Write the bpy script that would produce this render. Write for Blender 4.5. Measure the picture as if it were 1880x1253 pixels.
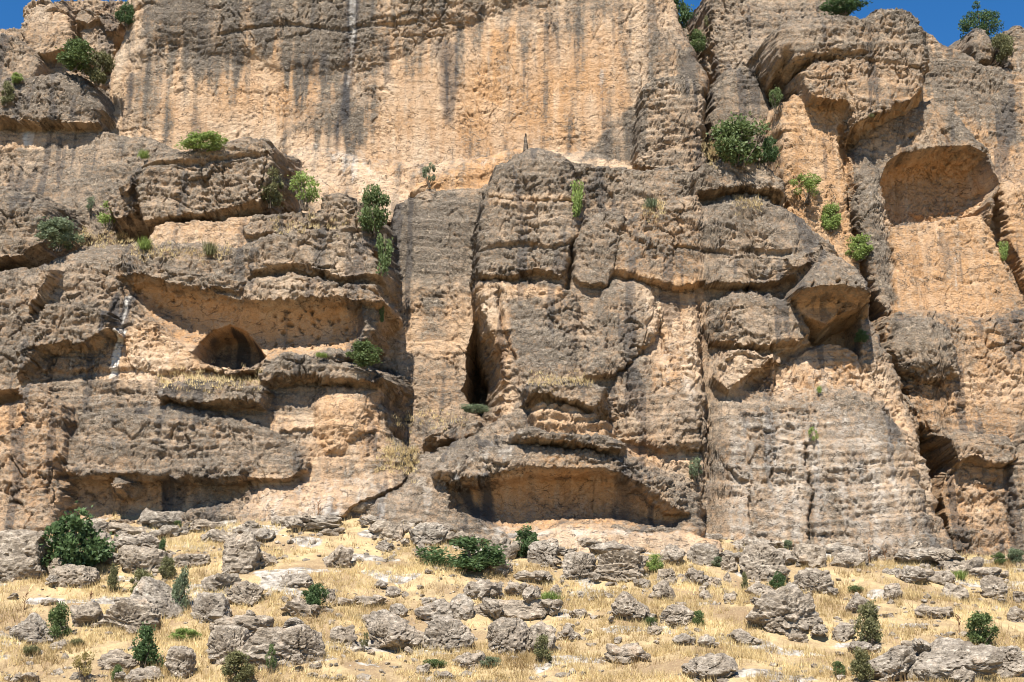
import bpy, bmesh, math, random, time
import numpy as np
from mathutils import Vector, Matrix

T0 = time.time()
for o in list(bpy.data.objects):
    bpy.data.objects.remove(o)
scene = bpy.context.scene
col = scene.collection
R_ = math.radians

# ------------------------------------------------------------------ camera
PITCH = R_(14.0)
FPX = 2400.0                       # focal length in photo pixels (photo is 1880 x 1253)
CX, CY = 940.0, 626.5
cam_d = bpy.data.cameras.new('camera')
cam = bpy.data.objects.new('camera', cam_d)
col.objects.link(cam)
cam.location = (0, 0, 0)
cam.rotation_euler = (math.pi / 2 + PITCH, 0, 0)
cam_d.sensor_fit = 'HORIZONTAL'
cam_d.sensor_width = 36.0
cam_d.lens = 36.0 * FPX / 1880.0
cam_d.clip_start = 0.5
cam_d.clip_end = 4000
scene.camera = cam

# ------------------------------------------------------------------ sky and sun
SUN_EL, SUN_AZ = R_(53.0), R_(14.0)      # azimuth to the left of straight behind the camera
world = bpy.data.worlds.new('World')
scene.world = world
world.use_nodes = True
wn = world.node_tree
wn.nodes.clear()
wo = wn.nodes.new('ShaderNodeOutputWorld')
wb = wn.nodes.new('ShaderNodeBackground')
ws = wn.nodes.new('ShaderNodeTexSky')
ws.sky_type = 'NISHITA'
ws.sun_disc = False
ws.sun_elevation = SUN_EL
ws.sun_rotation = math.pi + SUN_AZ
ws.altitude = 1500
ws.air_density = 1.0
ws.dust_density = 0.0
ws.ozone_density = 5.0
wb.inputs[1].default_value = 0.075
wh = wn.nodes.new('ShaderNodeHueSaturation')
wh.inputs['Saturation'].default_value = 1.25
wn.links.new(ws.outputs[0], wh.inputs['Color'])
wn.links.new(wh.outputs[0], wb.inputs[0])
wn.links.new(wb.outputs[0], wo.inputs[0])

sd_ = bpy.data.lights.new('sun', 'SUN')
sd_.energy = 4.6
sd_.angle = R_(0.53)
sd_.color = (1.0, 0.95, 0.885)
sun = bpy.data.objects.new('sun', sd_)
col.objects.link(sun)
to_sun = Vector((-math.sin(SUN_AZ) * math.cos(SUN_EL), -math.cos(SUN_AZ) * math.cos(SUN_EL), math.sin(SUN_EL)))
sun.rotation_euler = to_sun.to_track_quat('Z', 'Y').to_euler()
sun.location = to_sun * 200

scene.view_settings.view_transform = 'Standard'
scene.view_settings.look = 'None'
scene.view_settings.gamma = 1.0
scene.view_settings.exposure = 1.12
scene.view_settings.use_curve_mapping = False
scene.cycles.filter_width = 1.05
scene.cycles.max_bounces = 5
scene.cycles.diffuse_bounces = 3
scene.cycles.transparent_max_bounces = 4

# ------------------------------------------------------------------ projection helpers (photo pixel + depth -> place)
CP, SP = math.cos(PITCH), math.sin(PITCH)

def at(px, py, Y):
    """world point whose distance into the scene is Y and which the photo shows at (px, py)"""
    a = (px - CX) / FPX
    b = -(py - CY) / FPX
    dx, dy, dz = a, CP - b * SP, SP + b * CP
    t = Y / dy
    return (dx * t, Y, dz * t)

def proj(x, y, z):
    d = y * CP + z * SP
    return CX + FPX * x / d, CY - FPX * (z * CP - y * SP) / d, d

# ------------------------------------------------------------------ numpy noise
def _perm(seed):
    r = np.random.RandomState(seed)
    p = r.permutation(256).astype(np.int32)
    return np.concatenate([p, p, p])

_G = np.random.RandomState(5).normal(size=(256, 3))
_G = (_G / np.linalg.norm(_G, axis=1)[:, None]).astype(np.float32)

def perlin(x, y, z, seed=0):
    x = np.asarray(x, np.float32); y = np.broadcast_to(np.asarray(y, np.float32), x.shape); z = np.broadcast_to(np.asarray(z, np.float32), x.shape)
    P = _perm(seed)
    xi = np.floor(x); yi = np.floor(y); zi = np.floor(z)
    fx = x - xi; fy = y - yi; fz = z - zi
    xi = xi.astype(np.int32) & 255; yi = yi.astype(np.int32) & 255; zi = zi.astype(np.int32) & 255
    ux = fx * fx * fx * (fx * (fx * 6 - 15) + 10)
    uy = fy * fy * fy * (fy * (fy * 6 - 15) + 10)
    uz = fz * fz * fz * (fz * (fz * 6 - 15) + 10)
    out = 0
    for i in (0, 1):
        a = P[xi + i]
        wx = ux if i else 1 - ux
        for j in (0, 1):
            b = P[a + yi + j]
            wy = uy if j else 1 - uy
            for k in (0, 1):
                g = _G[P[b + zi + k]]
                v = g[..., 0] * (fx - i) + g[..., 1] * (fy - j) + g[..., 2] * (fz - k)
                out = out + wx * wy * (uz if k else 1 - uz) * v
    return out * 1.6

def fbm(x, y, z, octv=3, seed=0, gain=0.5, lac=2.03):
    s = 0; a = 1.0; f = 1.0
    for i in range(octv):
        s = s + a * perlin(x * f, y * f, z * f, seed + i * 7)
        a *= gain; f *= lac
    return s

def billow(x, y, z, octv=3, seed=0, gain=0.5):
    s = 0; a = 1.0; f = 1.0
    for i in range(octv):
        s = s + a * (np.abs(perlin(x * f, y * f, z * f, seed + i * 7)) * 2 - 0.5)
        a *= gain; f *= 2.1
    return s

def worley(x, y, seed=0):
    """F1, F2-F1, the cell's random value and its tilted facet, of a 2D cell pattern"""
    r = np.random.RandomState(seed)
    jx = r.rand(256).astype(np.float32); jy = r.rand(256).astype(np.float32); val = r.rand(256).astype(np.float32)
    tx = r.normal(size=256).astype(np.float32); ty = r.normal(size=256).astype(np.float32)
    P = _perm(seed + 1)
    xi = np.floor(x).astype(np.int32); yi = np.floor(y).astype(np.int32)
    f1 = np.full(x.shape, 9, np.float32); f2 = f1.copy(); v = np.zeros(x.shape, np.float32); fc = v.copy()
    for i in (-1, 0, 1):
        for j in (-1, 0, 1):
            h = P[P[(xi + i) & 255] + ((yi + j) & 255)]
            ddx = xi + i + jx[h] - x; ddy = yi + j + jy[h] - y
            d = ddx ** 2 + ddy ** 2
            m = d < f1
            f2 = np.where(m, f1, np.minimum(f2, d))
            v = np.where(m, val[h], v)
            fc = np.where(m, ddx * tx[h] + ddy * ty[h], fc)
            f1 = np.where(m, d, f1)
    f1 = np.sqrt(f1); f2 = np.sqrt(f2)
    return f1, f2 - f1, v, fc

def sstep(a, b, t):
    t = np.clip((t - a) / (b - a), 0, 1)
    return t * t * (3 - 2 * t)

def sdf_poly(px, pz, poly):
    """signed distance, positive inside"""
    n = len(poly)
    d = np.full(px.shape, 1e9, np.float32)
    ins = np.zeros(px.shape, bool)
    for i in range(n):
        ax, az = poly[i]; bx, bz = poly[(i + 1) % n]
        ex, ez = bx - ax, bz - az
        wx, wz = px - ax, pz - az
        L = ex * ex + ez * ez + 1e-9
        t = np.clip((wx * ex + wz * ez) / L, 0, 1)
        d = np.minimum(d, (wx - ex * t) ** 2 + (wz - ez * t) ** 2)
        c = (az > pz) != (bz > pz)
        if abs(ez) > 1e-9:
            ins ^= c & (px < ex * (pz - az) / ez + ax)
    d = np.sqrt(d)
    return np.where(ins, d, -d)

def dist_line(px, pz, line):
    d = np.full(px.shape, 1e9, np.float32)
    for (ax, az), (bx, bz) in zip(line[:-1], line[1:]):
        ex, ez = bx - ax, bz - az
        t = np.clip(((px - ax) * ex + (pz - az) * ez) / (ex * ex + ez * ez + 1e-9), 0, 1)
        d = np.minimum(d, (px - ax - ex * t) ** 2 + (pz - az - ez * t) ** 2)
    return np.sqrt(d)

# ------------------------------------------------------------------ materials
def new_mat(name):
    m = bpy.data.materials.new(name)
    m.use_nodes = True
    nt = m.node_tree
    nt.nodes.clear()
    return m, nt

class NT:
    """small helper for writing node trees"""
    def __init__(s, nt): s.nt = nt
    def n(s, t, **kw):
        nd = s.nt.nodes.new(t)
        for k, v in kw.items():
            setattr(nd, k, v)
        return nd
    def l(s, a, b): s.nt.links.new(a, b)
    def noise(s, vec, scale, detail=4, rough=0.6):
        nd = s.n('ShaderNodeTexNoise'); nd.inputs['Scale'].default_value = scale
        nd.inputs['Detail'].default_value = detail; nd.inputs['Roughness'].default_value = rough
        if vec is not None: s.l(vec, nd.inputs['Vector'])
        return nd.outputs['Fac']
    def vor(s, vec, scale, feature='F1'):
        nd = s.n('ShaderNodeTexVoronoi', feature=feature); nd.inputs['Scale'].default_value = scale
        s.l(vec, nd.inputs['Vector'])
        return nd.outputs['Distance']
    def mapr(s, v, a, b, c=0.0, d=1.0):
        nd = s.n('ShaderNodeMapRange'); nd.clamp = True
        s.l(v, nd.inputs[0])
        for i, q in enumerate((a, b, c, d)): nd.inputs[i + 1].default_value = q
        return nd.outputs[0]
    def math(s, op, a, b=None):
        nd = s.n('ShaderNodeMath', operation=op)
        for i, q in enumerate((a, b)):
            if q is None: continue
            if isinstance(q, (int, float)): nd.inputs[i].default_value = q
            else: s.l(q, nd.inputs[i])
        return nd.outputs[0]
    def mix(s, f, a, b, blend='MIX'):
        nd = s.n('ShaderNodeMix', data_type='RGBA', blend_type=blend)
        if isinstance(f, (int, float)): nd.inputs[0].default_value = f
        else: s.l(f, nd.inputs[0])
        for i, q in ((6, a), (7, b)):
            if isinstance(q, tuple): nd.inputs[i].default_value = (*q, 1) if len(q) == 3 else q
            else: s.l(q, nd.inputs[i])
        return nd.outputs[2]
    def mapping(s, vec, scale):
        nd = s.n('ShaderNodeMapping'); s.l(vec, nd.inputs[0]); nd.inputs['Scale'].default_value = scale
        return nd.outputs[0]
    def bump(s, h, strength, dist, nrm=None):
        nd = s.n('ShaderNodeBump'); nd.inputs['Strength'].default_value = strength; nd.inputs['Distance'].default_value = dist
        s.l(h, nd.inputs['Height'])
        if nrm is not None: s.l(nrm, nd.inputs['Normal'])
        return nd.outputs[0]
    def finish(s, colr, nrm=None, rough=0.95, spec=0.15):
        b = s.n('ShaderNodeBsdfPrincipled'); o = s.n('ShaderNodeOutputMaterial')
        if isinstance(colr, tuple): b.inputs['Base Color'].default_value = (*colr, 1)
        else: s.l(colr, b.inputs['Base Color'])
        b.inputs['Roughness'].default_value = rough
        b.inputs['Specular IOR Level'].default_value = spec
        if nrm is not None: s.l(nrm, b.inputs['Normal'])
        s.l(b.outputs[0], o.inputs[0])
        return b

def make_cliff_mat():
    m, nt = new_mat('cliff_rock'); h = NT(nt)
    pos = h.n('ShaderNodeNewGeometry').outputs['Position']
    at_ = h.n('ShaderNodeAttribute', attribute_name='stain')
    sep = h.n('ShaderNodeSeparateColor'); h.l(at_.outputs['Color'], sep.inputs[0])
    pat, orange, black = sep.outputs[0], sep.outputs[1], sep.outputs[2]
    white = at_.outputs['Alpha']
    n_big = h.noise(pos, 0.55, 5, 0.6)
    n_mid = h.noise(pos, 2.2, 6, 0.68)
    n_m2 = h.noise(h.mapping(pos, (1, 1, 1.7)), 4.2, 5, 0.72)
    n_fine = h.noise(h.mapping(pos, (1, 1, 1.4)), 8.0, 5, 0.7)
    n_grain = h.noise(h.mapping(pos, (1, 1, 1.5)), 15.0, 4, 0.75)
    streak = h.noise(h.mapping(pos, (1.9, 1.9, 0.13)), 1.0, 5, 0.62)
    bed = h.noise(h.mapping(pos, (0.35, 0.35, 3.6)), 1.0, 5, 0.6)
    # fresh rock: cream to ochre
    fresh = h.mix(h.mapr(orange, 0.1, 0.9), (0.585, 0.440, 0.300), (0.56, 0.325, 0.155))
    fresh = h.mix(h.mapr(n_mid, 0.30, 0.72), h.mix(0.38, fresh, (0.30, 0.17, 0.08)), fresh)
    fresh = h.mix(h.math('MULTIPLY', h.mapr(streak, 0.52, 0.72), 0.45), fresh, (0.62, 0.50, 0.36))
    fresh = h.mix(h.math('MULTIPLY', h.mapr(streak, 0.46, 0.30), 0.40), fresh, (0.40, 0.21, 0.09))
    # weathered crust: grey-brown, pale and dark lichen specks
    grey = h.mix(h.mapr(n_big, 0.3, 0.7), (0.145, 0.119, 0.091), (0.275, 0.229, 0.176))
    grey = h.mix(h.math('MULTIPLY', h.mapr(bed, 0.5, 0.72), 0.55), grey, (0.40, 0.335, 0.255))
    grey = h.mix(h.mapr(n_fine, 0.46, 0.66), h.mix(0.6, grey, (0.065, 0.053, 0.040)), grey)
    grey = h.mix(h.math('MULTIPLY', h.mapr(n_mid, 0.56, 0.74), 0.8), grey, (0.50, 0.385, 0.26))
    f = h.math('ADD', h.mapr(pat, 0, 1, 0.02, 0.98), h.math('MULTIPLY', h.math('SUBTRACT', n_mid, 0.5), 1.5))
    f = h.math('ADD', f, h.math('MULTIPLY', h.math('SUBTRACT', n_m2, 0.5), 1.2))
    f = h.math('ADD', f, h.math('MULTIPLY', h.math('SUBTRACT', n_fine, 0.5), 0.7))
    c = h.mix(h.mapr(f, 0.18, 0.82), fresh, grey)
    c = h.mix(h.math('MULTIPLY', h.mapr(n_m2, 0.44, 0.30), 0.42), c, (0.13, 0.085, 0.05))
    c = h.mix(h.math('MULTIPLY', h.mapr(n_m2, 0.57, 0.70), 0.45), c, (0.58, 0.46, 0.33))
    c = h.mix(h.math('MULTIPLY', h.mapr(n_grain, 0.45, 0.33), 0.6), c, (0.095, 0.065, 0.042))
    c = h.mix(h.math('MULTIPLY', h.mapr(n_grain, 0.57, 0.70), 0.5), c, (0.66, 0.53, 0.38))
    bl = h.math('ADD', black, h.math('MULTIPLY', h.math('SUBTRACT', n_fine, 0.5), 0.5))
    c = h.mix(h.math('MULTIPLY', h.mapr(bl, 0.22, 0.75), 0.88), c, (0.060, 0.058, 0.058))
    wl = h.math('ADD', white, h.math('MULTIPLY', h.math('SUBTRACT', n_mid, 0.5), 0.6))
    c = h.mix(h.math('MULTIPLY', h.mapr(wl, 0.25, 0.8), 0.85), c, (0.72, 0.66, 0.57))
    l1 = h.noise(h.mapping(pos, (0.42, 0.42, 1.0)), 1.0, 4, 0.5)
    l2 = h.noise(h.mapping(pos, (1.5, 1.5, 1.0)), 0.8, 4, 0.5)
    k1 = h.math('MULTIPLY', h.mapr(h.math('ABSOLUTE', h.math('SUBTRACT', l1, 0.5)), 0.010, 0.003), h.mapr(n_mid, 0.47, 0.55))
    k2 = h.math('MULTIPLY', h.mapr(h.math('ABSOLUTE', h.math('SUBTRACT', l2, 0.47)), 0.010, 0.003), h.mapr(n_big, 0.50, 0.56))
    kk = h.math('MAXIMUM', k1, h.math('MULTIPLY', k2, 0.8))
    c = h.mix(h.math('MULTIPLY', kk, 0.7), c, (0.085, 0.062, 0.045))
    pits = h.mapr(n_m2, 0.36, 0.44)
    hh = h.math('ADD', h.math('MULTIPLY', n_fine, 0.7), h.math('MULTIPLY', n_mid, 0.9))
    hh = h.math('ADD', hh, h.math('MULTIPLY', pits, 0.18))
    hh = h.math('ADD', hh, h.math('MULTIPLY', n_m2, 0.8))
    hh = h.math('SUBTRACT', hh, h.math('MULTIPLY', kk, 0.6))
    nrm = h.bump(hh, 0.9, 0.14)
    h.finish(c, nrm)
    return m

def make_boulder_mat():
    m, nt = new_mat('boulder_rock'); h = NT(nt)
    pos = h.n('ShaderNodeNewGeometry').outputs['Position']
    info = h.n('ShaderNodeObjectInfo')
    a = h.noise(pos, 1.1, 5, 0.62); b = h.noise(h.mapping(pos, (1, 1, 1.8)), 3.6, 6, 0.72); c_ = h.noise(h.mapping(pos, (1, 1, 1.6)), 10.0, 4, 0.72)
    v = h.vor(pos, 7.0)
    g = h.mix(h.mapr(a, 0.32, 0.68), (0.22, 0.178, 0.132), (0.50, 0.44, 0.355))
    g = h.mix(h.math('MULTIPLY', h.mapr(info.outputs['Random'], 0, 1), 0.65), g, (0.40, 0.315, 0.22))
    g = h.mix(h.mapr(b, 0.42, 0.60), h.mix(0.66, g, (0.095, 0.076, 0.057)), g)
    g = h.mix(h.math('MULTIPLY', h.mapr(b, 0.58, 0.72), 0.65), g, (0.64, 0.575, 0.48))
    g = h.mix(h.math('MULTIPLY', h.mapr(a, 0.58, 0.70), 0.4), g, (0.50, 0.35, 0.22))
    g = h.mix(h.math('MULTIPLY', h.mapr(c_, 0.46, 0.34), 0.75), g, (0.06, 0.05, 0.042))
    hh = h.math('ADD', h.math('MULTIPLY', b, 1.0), h.math('MULTIPLY', c_, 0.5))
    hh = h.math('ADD', hh, h.math('MULTIPLY', h.mapr(v, 0.05, 0.3), 0.3))
    h.finish(g, h.bump(hh, 0.95, 0.10))
    return m

def make_ground_mat():
    m, nt = new_mat('dry_slope'); h = NT(nt)
    pos = h.n('ShaderNodeNewGeometry').outputs['Position']
    at_ = h.n('ShaderNodeAttribute', attribute_name='rocky').outputs['Fac']
    a = h.noise(pos, 0.35, 5, 0.6); b = h.noise(pos, 2.5, 6, 0.7); c_ = h.noise(pos, 11.0, 5, 0.75)
    g = h.mix(h.mapr(a, 0.42, 0.60), (0.48, 0.36, 0.19), (0.27, 0.185, 0.105))
    g = h.mix(h.mapr(b, 0.36, 0.62), h.mix(0.5, g, (0.20, 0.14, 0.08)), g)
    g = h.mix(h.math('MULTIPLY', h.mapr(c_, 0.52, 0.7), 0.6), g, (0.66, 0.52, 0.28))
    r = h.mix(h.mapr(b, 0.4, 0.6), (0.17, 0.145, 0.115), (0.49, 0.44, 0.365))
    f = h.math('ADD', at_, h.math('MULTIPLY', h.math('SUBTRACT', b, 0.5), 1.2))
    g = h.mix(h.mapr(f, 0.42, 0.6), g, r)
    hh = h.math('ADD', b, h.math('MULTIPLY', c_, 0.6))
    h.finish(g, h.bump(hh, 0.8, 0.12))
    return m

def make_leaf_mat(name, c0, c1, trans=0.35):
    m, nt = new_mat(name); h = NT(nt)
    t = h.n('ShaderNodeAttribute', attribute_name='tint').outputs['Fac']
    rnd = h.n('ShaderNodeObjectInfo').outputs['Random']
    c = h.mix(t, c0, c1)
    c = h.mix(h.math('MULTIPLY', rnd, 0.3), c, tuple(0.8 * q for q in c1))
    d = h.n('ShaderNodeBsdfPrincipled'); h.l(c, d.inputs['Base Color']); d.inputs['Roughness'].default_value = 0.6
    d.inputs['Specular IOR Level'].default_value = 0.3
    tr = h.n('ShaderNodeBsdfTranslucent'); h.l(c, tr.inputs[0])
    mx = h.n('ShaderNodeMixShader'); mx.inputs[0].default_value = trans
    h.l(d.outputs[0], mx.inputs[1]); h.l(tr.outputs[0], mx.inputs[2])
    o = h.n('ShaderNodeOutputMaterial'); h.l(mx.outputs[0], o.inputs[0])
    return m

def make_plain_mat(name, c0, c1, scale=6.0):
    m, nt = new_mat(name); h = NT(nt)
    pos = h.n('ShaderNodeNewGeometry').outputs['Position']
    n = h.noise(pos, scale, 4, 0.6)
    h.finish(h.mix(h.mapr(n, 0.35, 0.65), c0, c1), h.bump(n, 0.5, 0.03))
    return m

M_CLIFF = make_cliff_mat()
M_BOULDER = make_boulder_mat()
M_GROUND = make_ground_mat()
M_GRASS = make_leaf_mat('dry_grass', (0.30, 0.205, 0.085), (0.78, 0.615, 0.31), 0.3)
M_BARK = make_plain_mat('bark', (0.09, 0.07, 0.05), (0.18, 0.14, 0.10), 20)
M_DRY = make_plain_mat('dry_stem', (0.16, 0.085, 0.045), (0.28, 0.16, 0.08), 20)
LEAF = {
    'dark': make_leaf_mat('leaf_dark_green', (0.036, 0.068, 0.024), (0.115, 0.175, 0.062)),
    'mid': make_leaf_mat('leaf_mid_green', (0.062, 0.092, 0.03), (0.175, 0.225, 0.08)),
    'light': make_leaf_mat('leaf_light_green', (0.13, 0.185, 0.045), (0.34, 0.42, 0.12)),
    'olive': make_leaf_mat('leaf_olive', (0.1, 0.1, 0.045), (0.24, 0.23, 0.1)),
    'greygreen': make_leaf_mat('leaf_grey_green', (0.09, 0.12, 0.065), (0.25, 0.29, 0.165)),
    'straw': make_leaf_mat('leaf_straw', (0.22, 0.17, 0.06), (0.42, 0.33, 0.13)),
}

# ------------------------------------------------------------------ mesh helpers
def mesh_np(name, V, F, mat=None, smooth=True):
    """V (n,3), F (m,3|4) int"""
    me = bpy.data.meshes.new(name)
    V = np.ascontiguousarray(V, np.float32); F = np.ascontiguousarray(F, np.int32)
    k = F.shape[1]
    me.vertices.add(len(V)); me.vertices.foreach_set('co', V.ravel())
    me.loops.add(F.size); me.loops.foreach_set('vertex_index', F.ravel())
    me.polygons.add(len(F))
    me.polygons.foreach_set('loop_start', np.arange(0, F.size, k, dtype=np.int32))
    me.polygons.foreach_set('loop_total', np.full(len(F), k, np.int32))
    me.polygons.foreach_set('use_smooth', np.full(len(F), smooth, bool))
    me.update(calc_edges=True)
    if mat: me.materials.append(mat)
    return me

def link(name, me, parent=None):
    o = bpy.data.objects.new(name, me)
    col.objects.link(o)
    if parent is not None: o.parent = parent
    return o

def tag(o, label=None, cat=None, group=None, kind=None):
    if label: o['label'] = label
    if cat: o['category'] = cat
    if group: o['group'] = group
    if kind: o['kind'] = kind
    return o
# ------------------------------------------------------------------ the cliff: rounded rock masses joined into one face
# each mass: outline in photo pixels, depth Y of its front, rounding radius, how far the edge turns back, lean
MASSES = []     # dicts in order
YOFF = 0.0
def M(name, pts, Y, R=2.0, bulge=1.5, lean=0.0, sx=0.0, pat=0.3, org=0.3, rough=1.0, bed=0.6, label=None, side=5.0, warp=1.0, crisp=0.75):
    MASSES.append(dict(t='add', name=name, pts=pts, Y=Y + YOFF, R=R, bulge=bulge, lean=lean, sx=sx, pat=pat, org=org, rough=rough, bed=bed, label=label, side=side, warp=warp, crisp=crisp))
def CARVE(pts, Y, depth, R=1.0, floor=0.0, name=None, pat=None, org=None, label=None, rough=None, roof=None, warp=1.0):
    MASSES.append(dict(t='carve', name=name, pts=pts, Y=Y, depth=depth, R=R, floor=floor, pat=pat, org=org, label=label, rough=rough, roof=roof, warp=warp))
def CRACK(pts, Y, w=0.12, depth=0.5):
    MASSES.append(dict(t='crack', pts=pts, Y=Y, cw=w, depth=depth))

# -- backmost
M('cliff', [(-500, 400), (300, 330), (1300, 330), (1700, 330), (2400, 330), (2400, 1200), (-500, 1200)], 89, R=1, bulge=0.5, pat=0.1)
M('rock_face', [(-500, 60), (-60, 40), (30, 44), (34, 20), (46, -30), (70, -160), (225, -160), (300, -60), (300, 420), (-500, 420)], 92.5, R=2.0, bulge=2.0, lean=0.15, pat=-0.05, org=0.35, rough=1.6, label='knobbly pale crag at the upper left skyline')
M('rock_knob', [(35, 60), (60, 10), (110, 0), (135, 40), (130, 85), (85, 100), (50, 95)], 91.3, R=1.4, bulge=1.2, pat=-0.1, org=0.4)
M('rock_knob', [(136, 30), (150, 10), (185, 20), (190, 40), (160, 48), (138, 44)], 90.8, R=0.6, bulge=0.7, pat=0.45)
M('rock_knob', [(170, 35), (195, 20), (225, 40), (222, 62), (195, 60)], 90.6, R=0.6, bulge=0.7, pat=0.3)
M('rock_knob', [(140, 60), (170, 45), (215, 70), (205, 120), (160, 110)], 91.2, R=0.9, bulge=0.9, pat=0.2)
M('rock_knob', [(-60, 80), (0, 62), (40, 70), (70, 110), (60, 150), (0, 160), (-60, 150)], 90.4, R=1.5, bulge=1.3, pat=0.3)
M('rock_wall', [(183, 262), (196, 170), (205, 100), (245, 30), (275, -160), (1216, -160), (1236, -10), (1248, 40), (1284, 85), (1306, 150), (1306, 300), (1290, 420), (180, 420)], 88.0, R=5.5, bulge=3.2, lean=-0.035, pat=-0.75, org=0.30, rough=0.5, bed=0.2, label='huge pale orange upper wall with dark water streaks')
M('rock_wall', [(-500, 228), (190, 228), (262, 240), (420, 300), (620, 330), (700, 400), (690, 520), (-500, 520)], 86.4, R=1.5, bulge=1.2, lean=0.13, pat=0.42, org=0.2, rough=0.8, bed=0.6, label='sloping grey wall below the rounded boulder at left')
M('boulder', [(-160, 210), (-40, 160), (10, 138), (70, 128), (140, 130), (172, 158), (187, 198), (175, 224), (130, 231), (60, 226), (-20, 222), (-160, 240)], 85.9, R=2.0, bulge=1.6, pat=0.75, rough=1.1, bed=0.3, label='big rounded dark grey boulder at the left edge')
M('bulge', [(230, -160), (1150, -160), (1120, -20), (1000, 20), (880, 60), (770, 108), (690, 150), (560, 165), (430, 140), (330, 110), (240, 150), (215, 100)], 87.0, R=7.0, bulge=5.0, lean=-0.05, crisp=0.0, pat=-0.6, org=0.25, rough=0.7, bed=0.4, label='dark grey band across the top of the upper wall')
# ramp at the foot of the orange wall and its smooth boulder
M('rock_ramp', [(480, 300), (560, 255), (660, 280), (800, 290), (960, 262), (1060, 262), (1180, 290), (1200, 420), (480, 420)], 86.6, R=2.5, bulge=2.0, lean=0.30, pat=-0.7, org=0.25, rough=0.6, bed=0.4)
M('boulder', [(748, 352), (764, 328), (800, 312), (850, 297), (900, 280), (944, 264), (970, 268), (970, 350), (880, 362)], 85.0, R=1.6, bulge=1.3, lean=0.1, pat=-0.95, org=0.7, rough=0.35, label='smooth orange boulder tucked under the upper wall')
M('spike', [(960.5, 278), (961, 262), (962, 252), (964.5, 244), (967, 247), (968.5, 262), (969, 278)], 82.0, R=0.10, bulge=0.2, pat=0.9, rough=0.02, warp=0.05, side=80, label='slim dark upright stone spike on the dome')
M('pillar', [(1166, 300), (1172, 230), (1176, 160), (1198, 132), (1262, 136), (1292, 160), (1304, 220), (1304, 300), (1240, 330)], 85.6, R=2.2, bulge=2.2, pat=0.25, org=0.3, rough=1.1, bed=1.3, label='bedded brown pillar at the right end of the upper wall')
# gully to the right of the upper wall
M('rock_face', [(1200, 10), (1262, 18), (1300, 22), (1345, 30), (1360, 420), (1200, 420)], 94.0, R=1.5, bulge=1.5, lean=0.3, pat=0.45, rough=1.4, label='stepped grey rock in the gully below the skyline')
M('rock_knob', [(1285, 110), (1300, 72), (1318, 80), (1322, 125), (1300, 140)], 91.5, R=0.8, bulge=0.7, pat=0.5)
M('pillar', [(1308, 60), (1312, -160), (1520, -160), (1560, 0), (1550, 60), (1500, 330), (1310, 330), (1312, 180)], 90.0, R=2.4, bulge=2.4, lean=0.05, pat=0.4, org=0.25, rough=1.2, label='grey pillar rising out of the frame beside the gully')
M('rock_bulge', [(1306, 240), (1308, 170), (1328, 128), (1372, 126), (1408, 160), (1425, 220), (1432, 330), (1320, 330)], 87.6, R=2.0, bulge=1.9, pat=0.5, rough=1.0, label='smooth grey bulge behind the gully bush')
# right towers
M('rock_wall', [(1560, 60), (1690, 30), (1712, 42), (1742, 62), (1772, 74), (1815, 96), (1880, 120), (2400, 150), (2400, 720), (1540, 720), (1540, 300)], 88.4, R=2.0, bulge=2.0, lean=0.10, pat=-0.25, org=0.65, rough=1.0, label='orange wall at the far right edge')
M('boulder', [(1778, 95), (1783, 66), (1800, 46), (1818, 50), (1828, 76), (1822, 108), (1795, 112)], 90.0, R=1.0, bulge=1.0, pat=0.5, rough=0.7, label='rounded grey boulder below the skyline tree')
M('rock_knob', [(1835, 90), (1842, 52), (1862, 44), (1900, 56), (1990, 60), (1990, 150), (1850, 140)], 91.0, R=1.2, bulge=1.2, pat=0.35, rough=1.2)
M('pillar', [(1438, 170), (1558, 165), (1560, 260), (1568, 340), (1584, 440), (1604, 530), (1560, 560), (1450, 420), (1436, 320)], 84.6, R=1.1, bulge=1.0, lean=0.03, pat=-0.6, org=0.72, rough=0.85, bed=0.5, label='flat orange pillar under the jutting tower head')
M('tower_head', [(1424, 84), (1432, 48), (1462, 30), (1540, 24), (1592, 20), (1612, 10), (1655, 8), (1690, 28), (1710, 58), (1712, 96), (1704, 128), (1590, 108), (1530, 98), (1470, 108), (1434, 108)], 83.3, R=2.0, bulge=1.3, pat=0.45, org=0.3, rough=1.25, bed=0.8, label='grey brown rock head crowning the right tower')
M('rock_bulge', [(1470, 130), (1500, 102), (1560, 98), (1650, 108), (1704, 126), (1704, 152), (1684, 176), (1640, 196), (1600, 212), (1560, 236), (1552, 190), (1500, 182), (1478, 160)], 83.3, R=1.4, bulge=1.8, pat=0.12, org=0.5, rough=1.2, bed=0.6, label='overhanging orange brown block under the tower head')
M('hood', [(1556, 300), (1570, 258), (1604, 214), (1690, 176), (1724, 170), (1752, 192), (1790, 236), (1822, 268), (1834, 300), (1842, 330), (1818, 372), (1816, 420), (1640, 420), (1646, 480), (1652, 560), (1636, 580), (1606, 540), (1584, 440), (1568, 360)], 84.9, R=1.6, bulge=1.4, lean=0.06, pat=0.05, org=0.5, rough=0.9, bed=0.3, label='rounded hood of rock above the open right cave')
CARVE([(1614, 372), (1617, 330), (1630, 300), (1655, 280), (1705, 270), (1780, 266), (1818, 280), (1828, 312), (1838, 336), (1815, 372), (1812, 402), (1720, 404), (1634, 412)], 84.9, 3.4, R=1.3, name='alcove', pat=-0.7, org=0.95, label='open orange alcove with a shaded roof', rough=1.3, warp=0.5)
M('rock_slab', [(1632, 414), (1700, 402), (1812, 392), (1822, 420), (1850, 486), (1882, 548), (1870, 600), (1640, 600), (1640, 480)], 84.2, R=0.5, bulge=0.5, lean=0.08, pat=-0.45, org=0.9, rough=0.55, bed=0.2, label='flat orange slab below the right cave')
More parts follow.
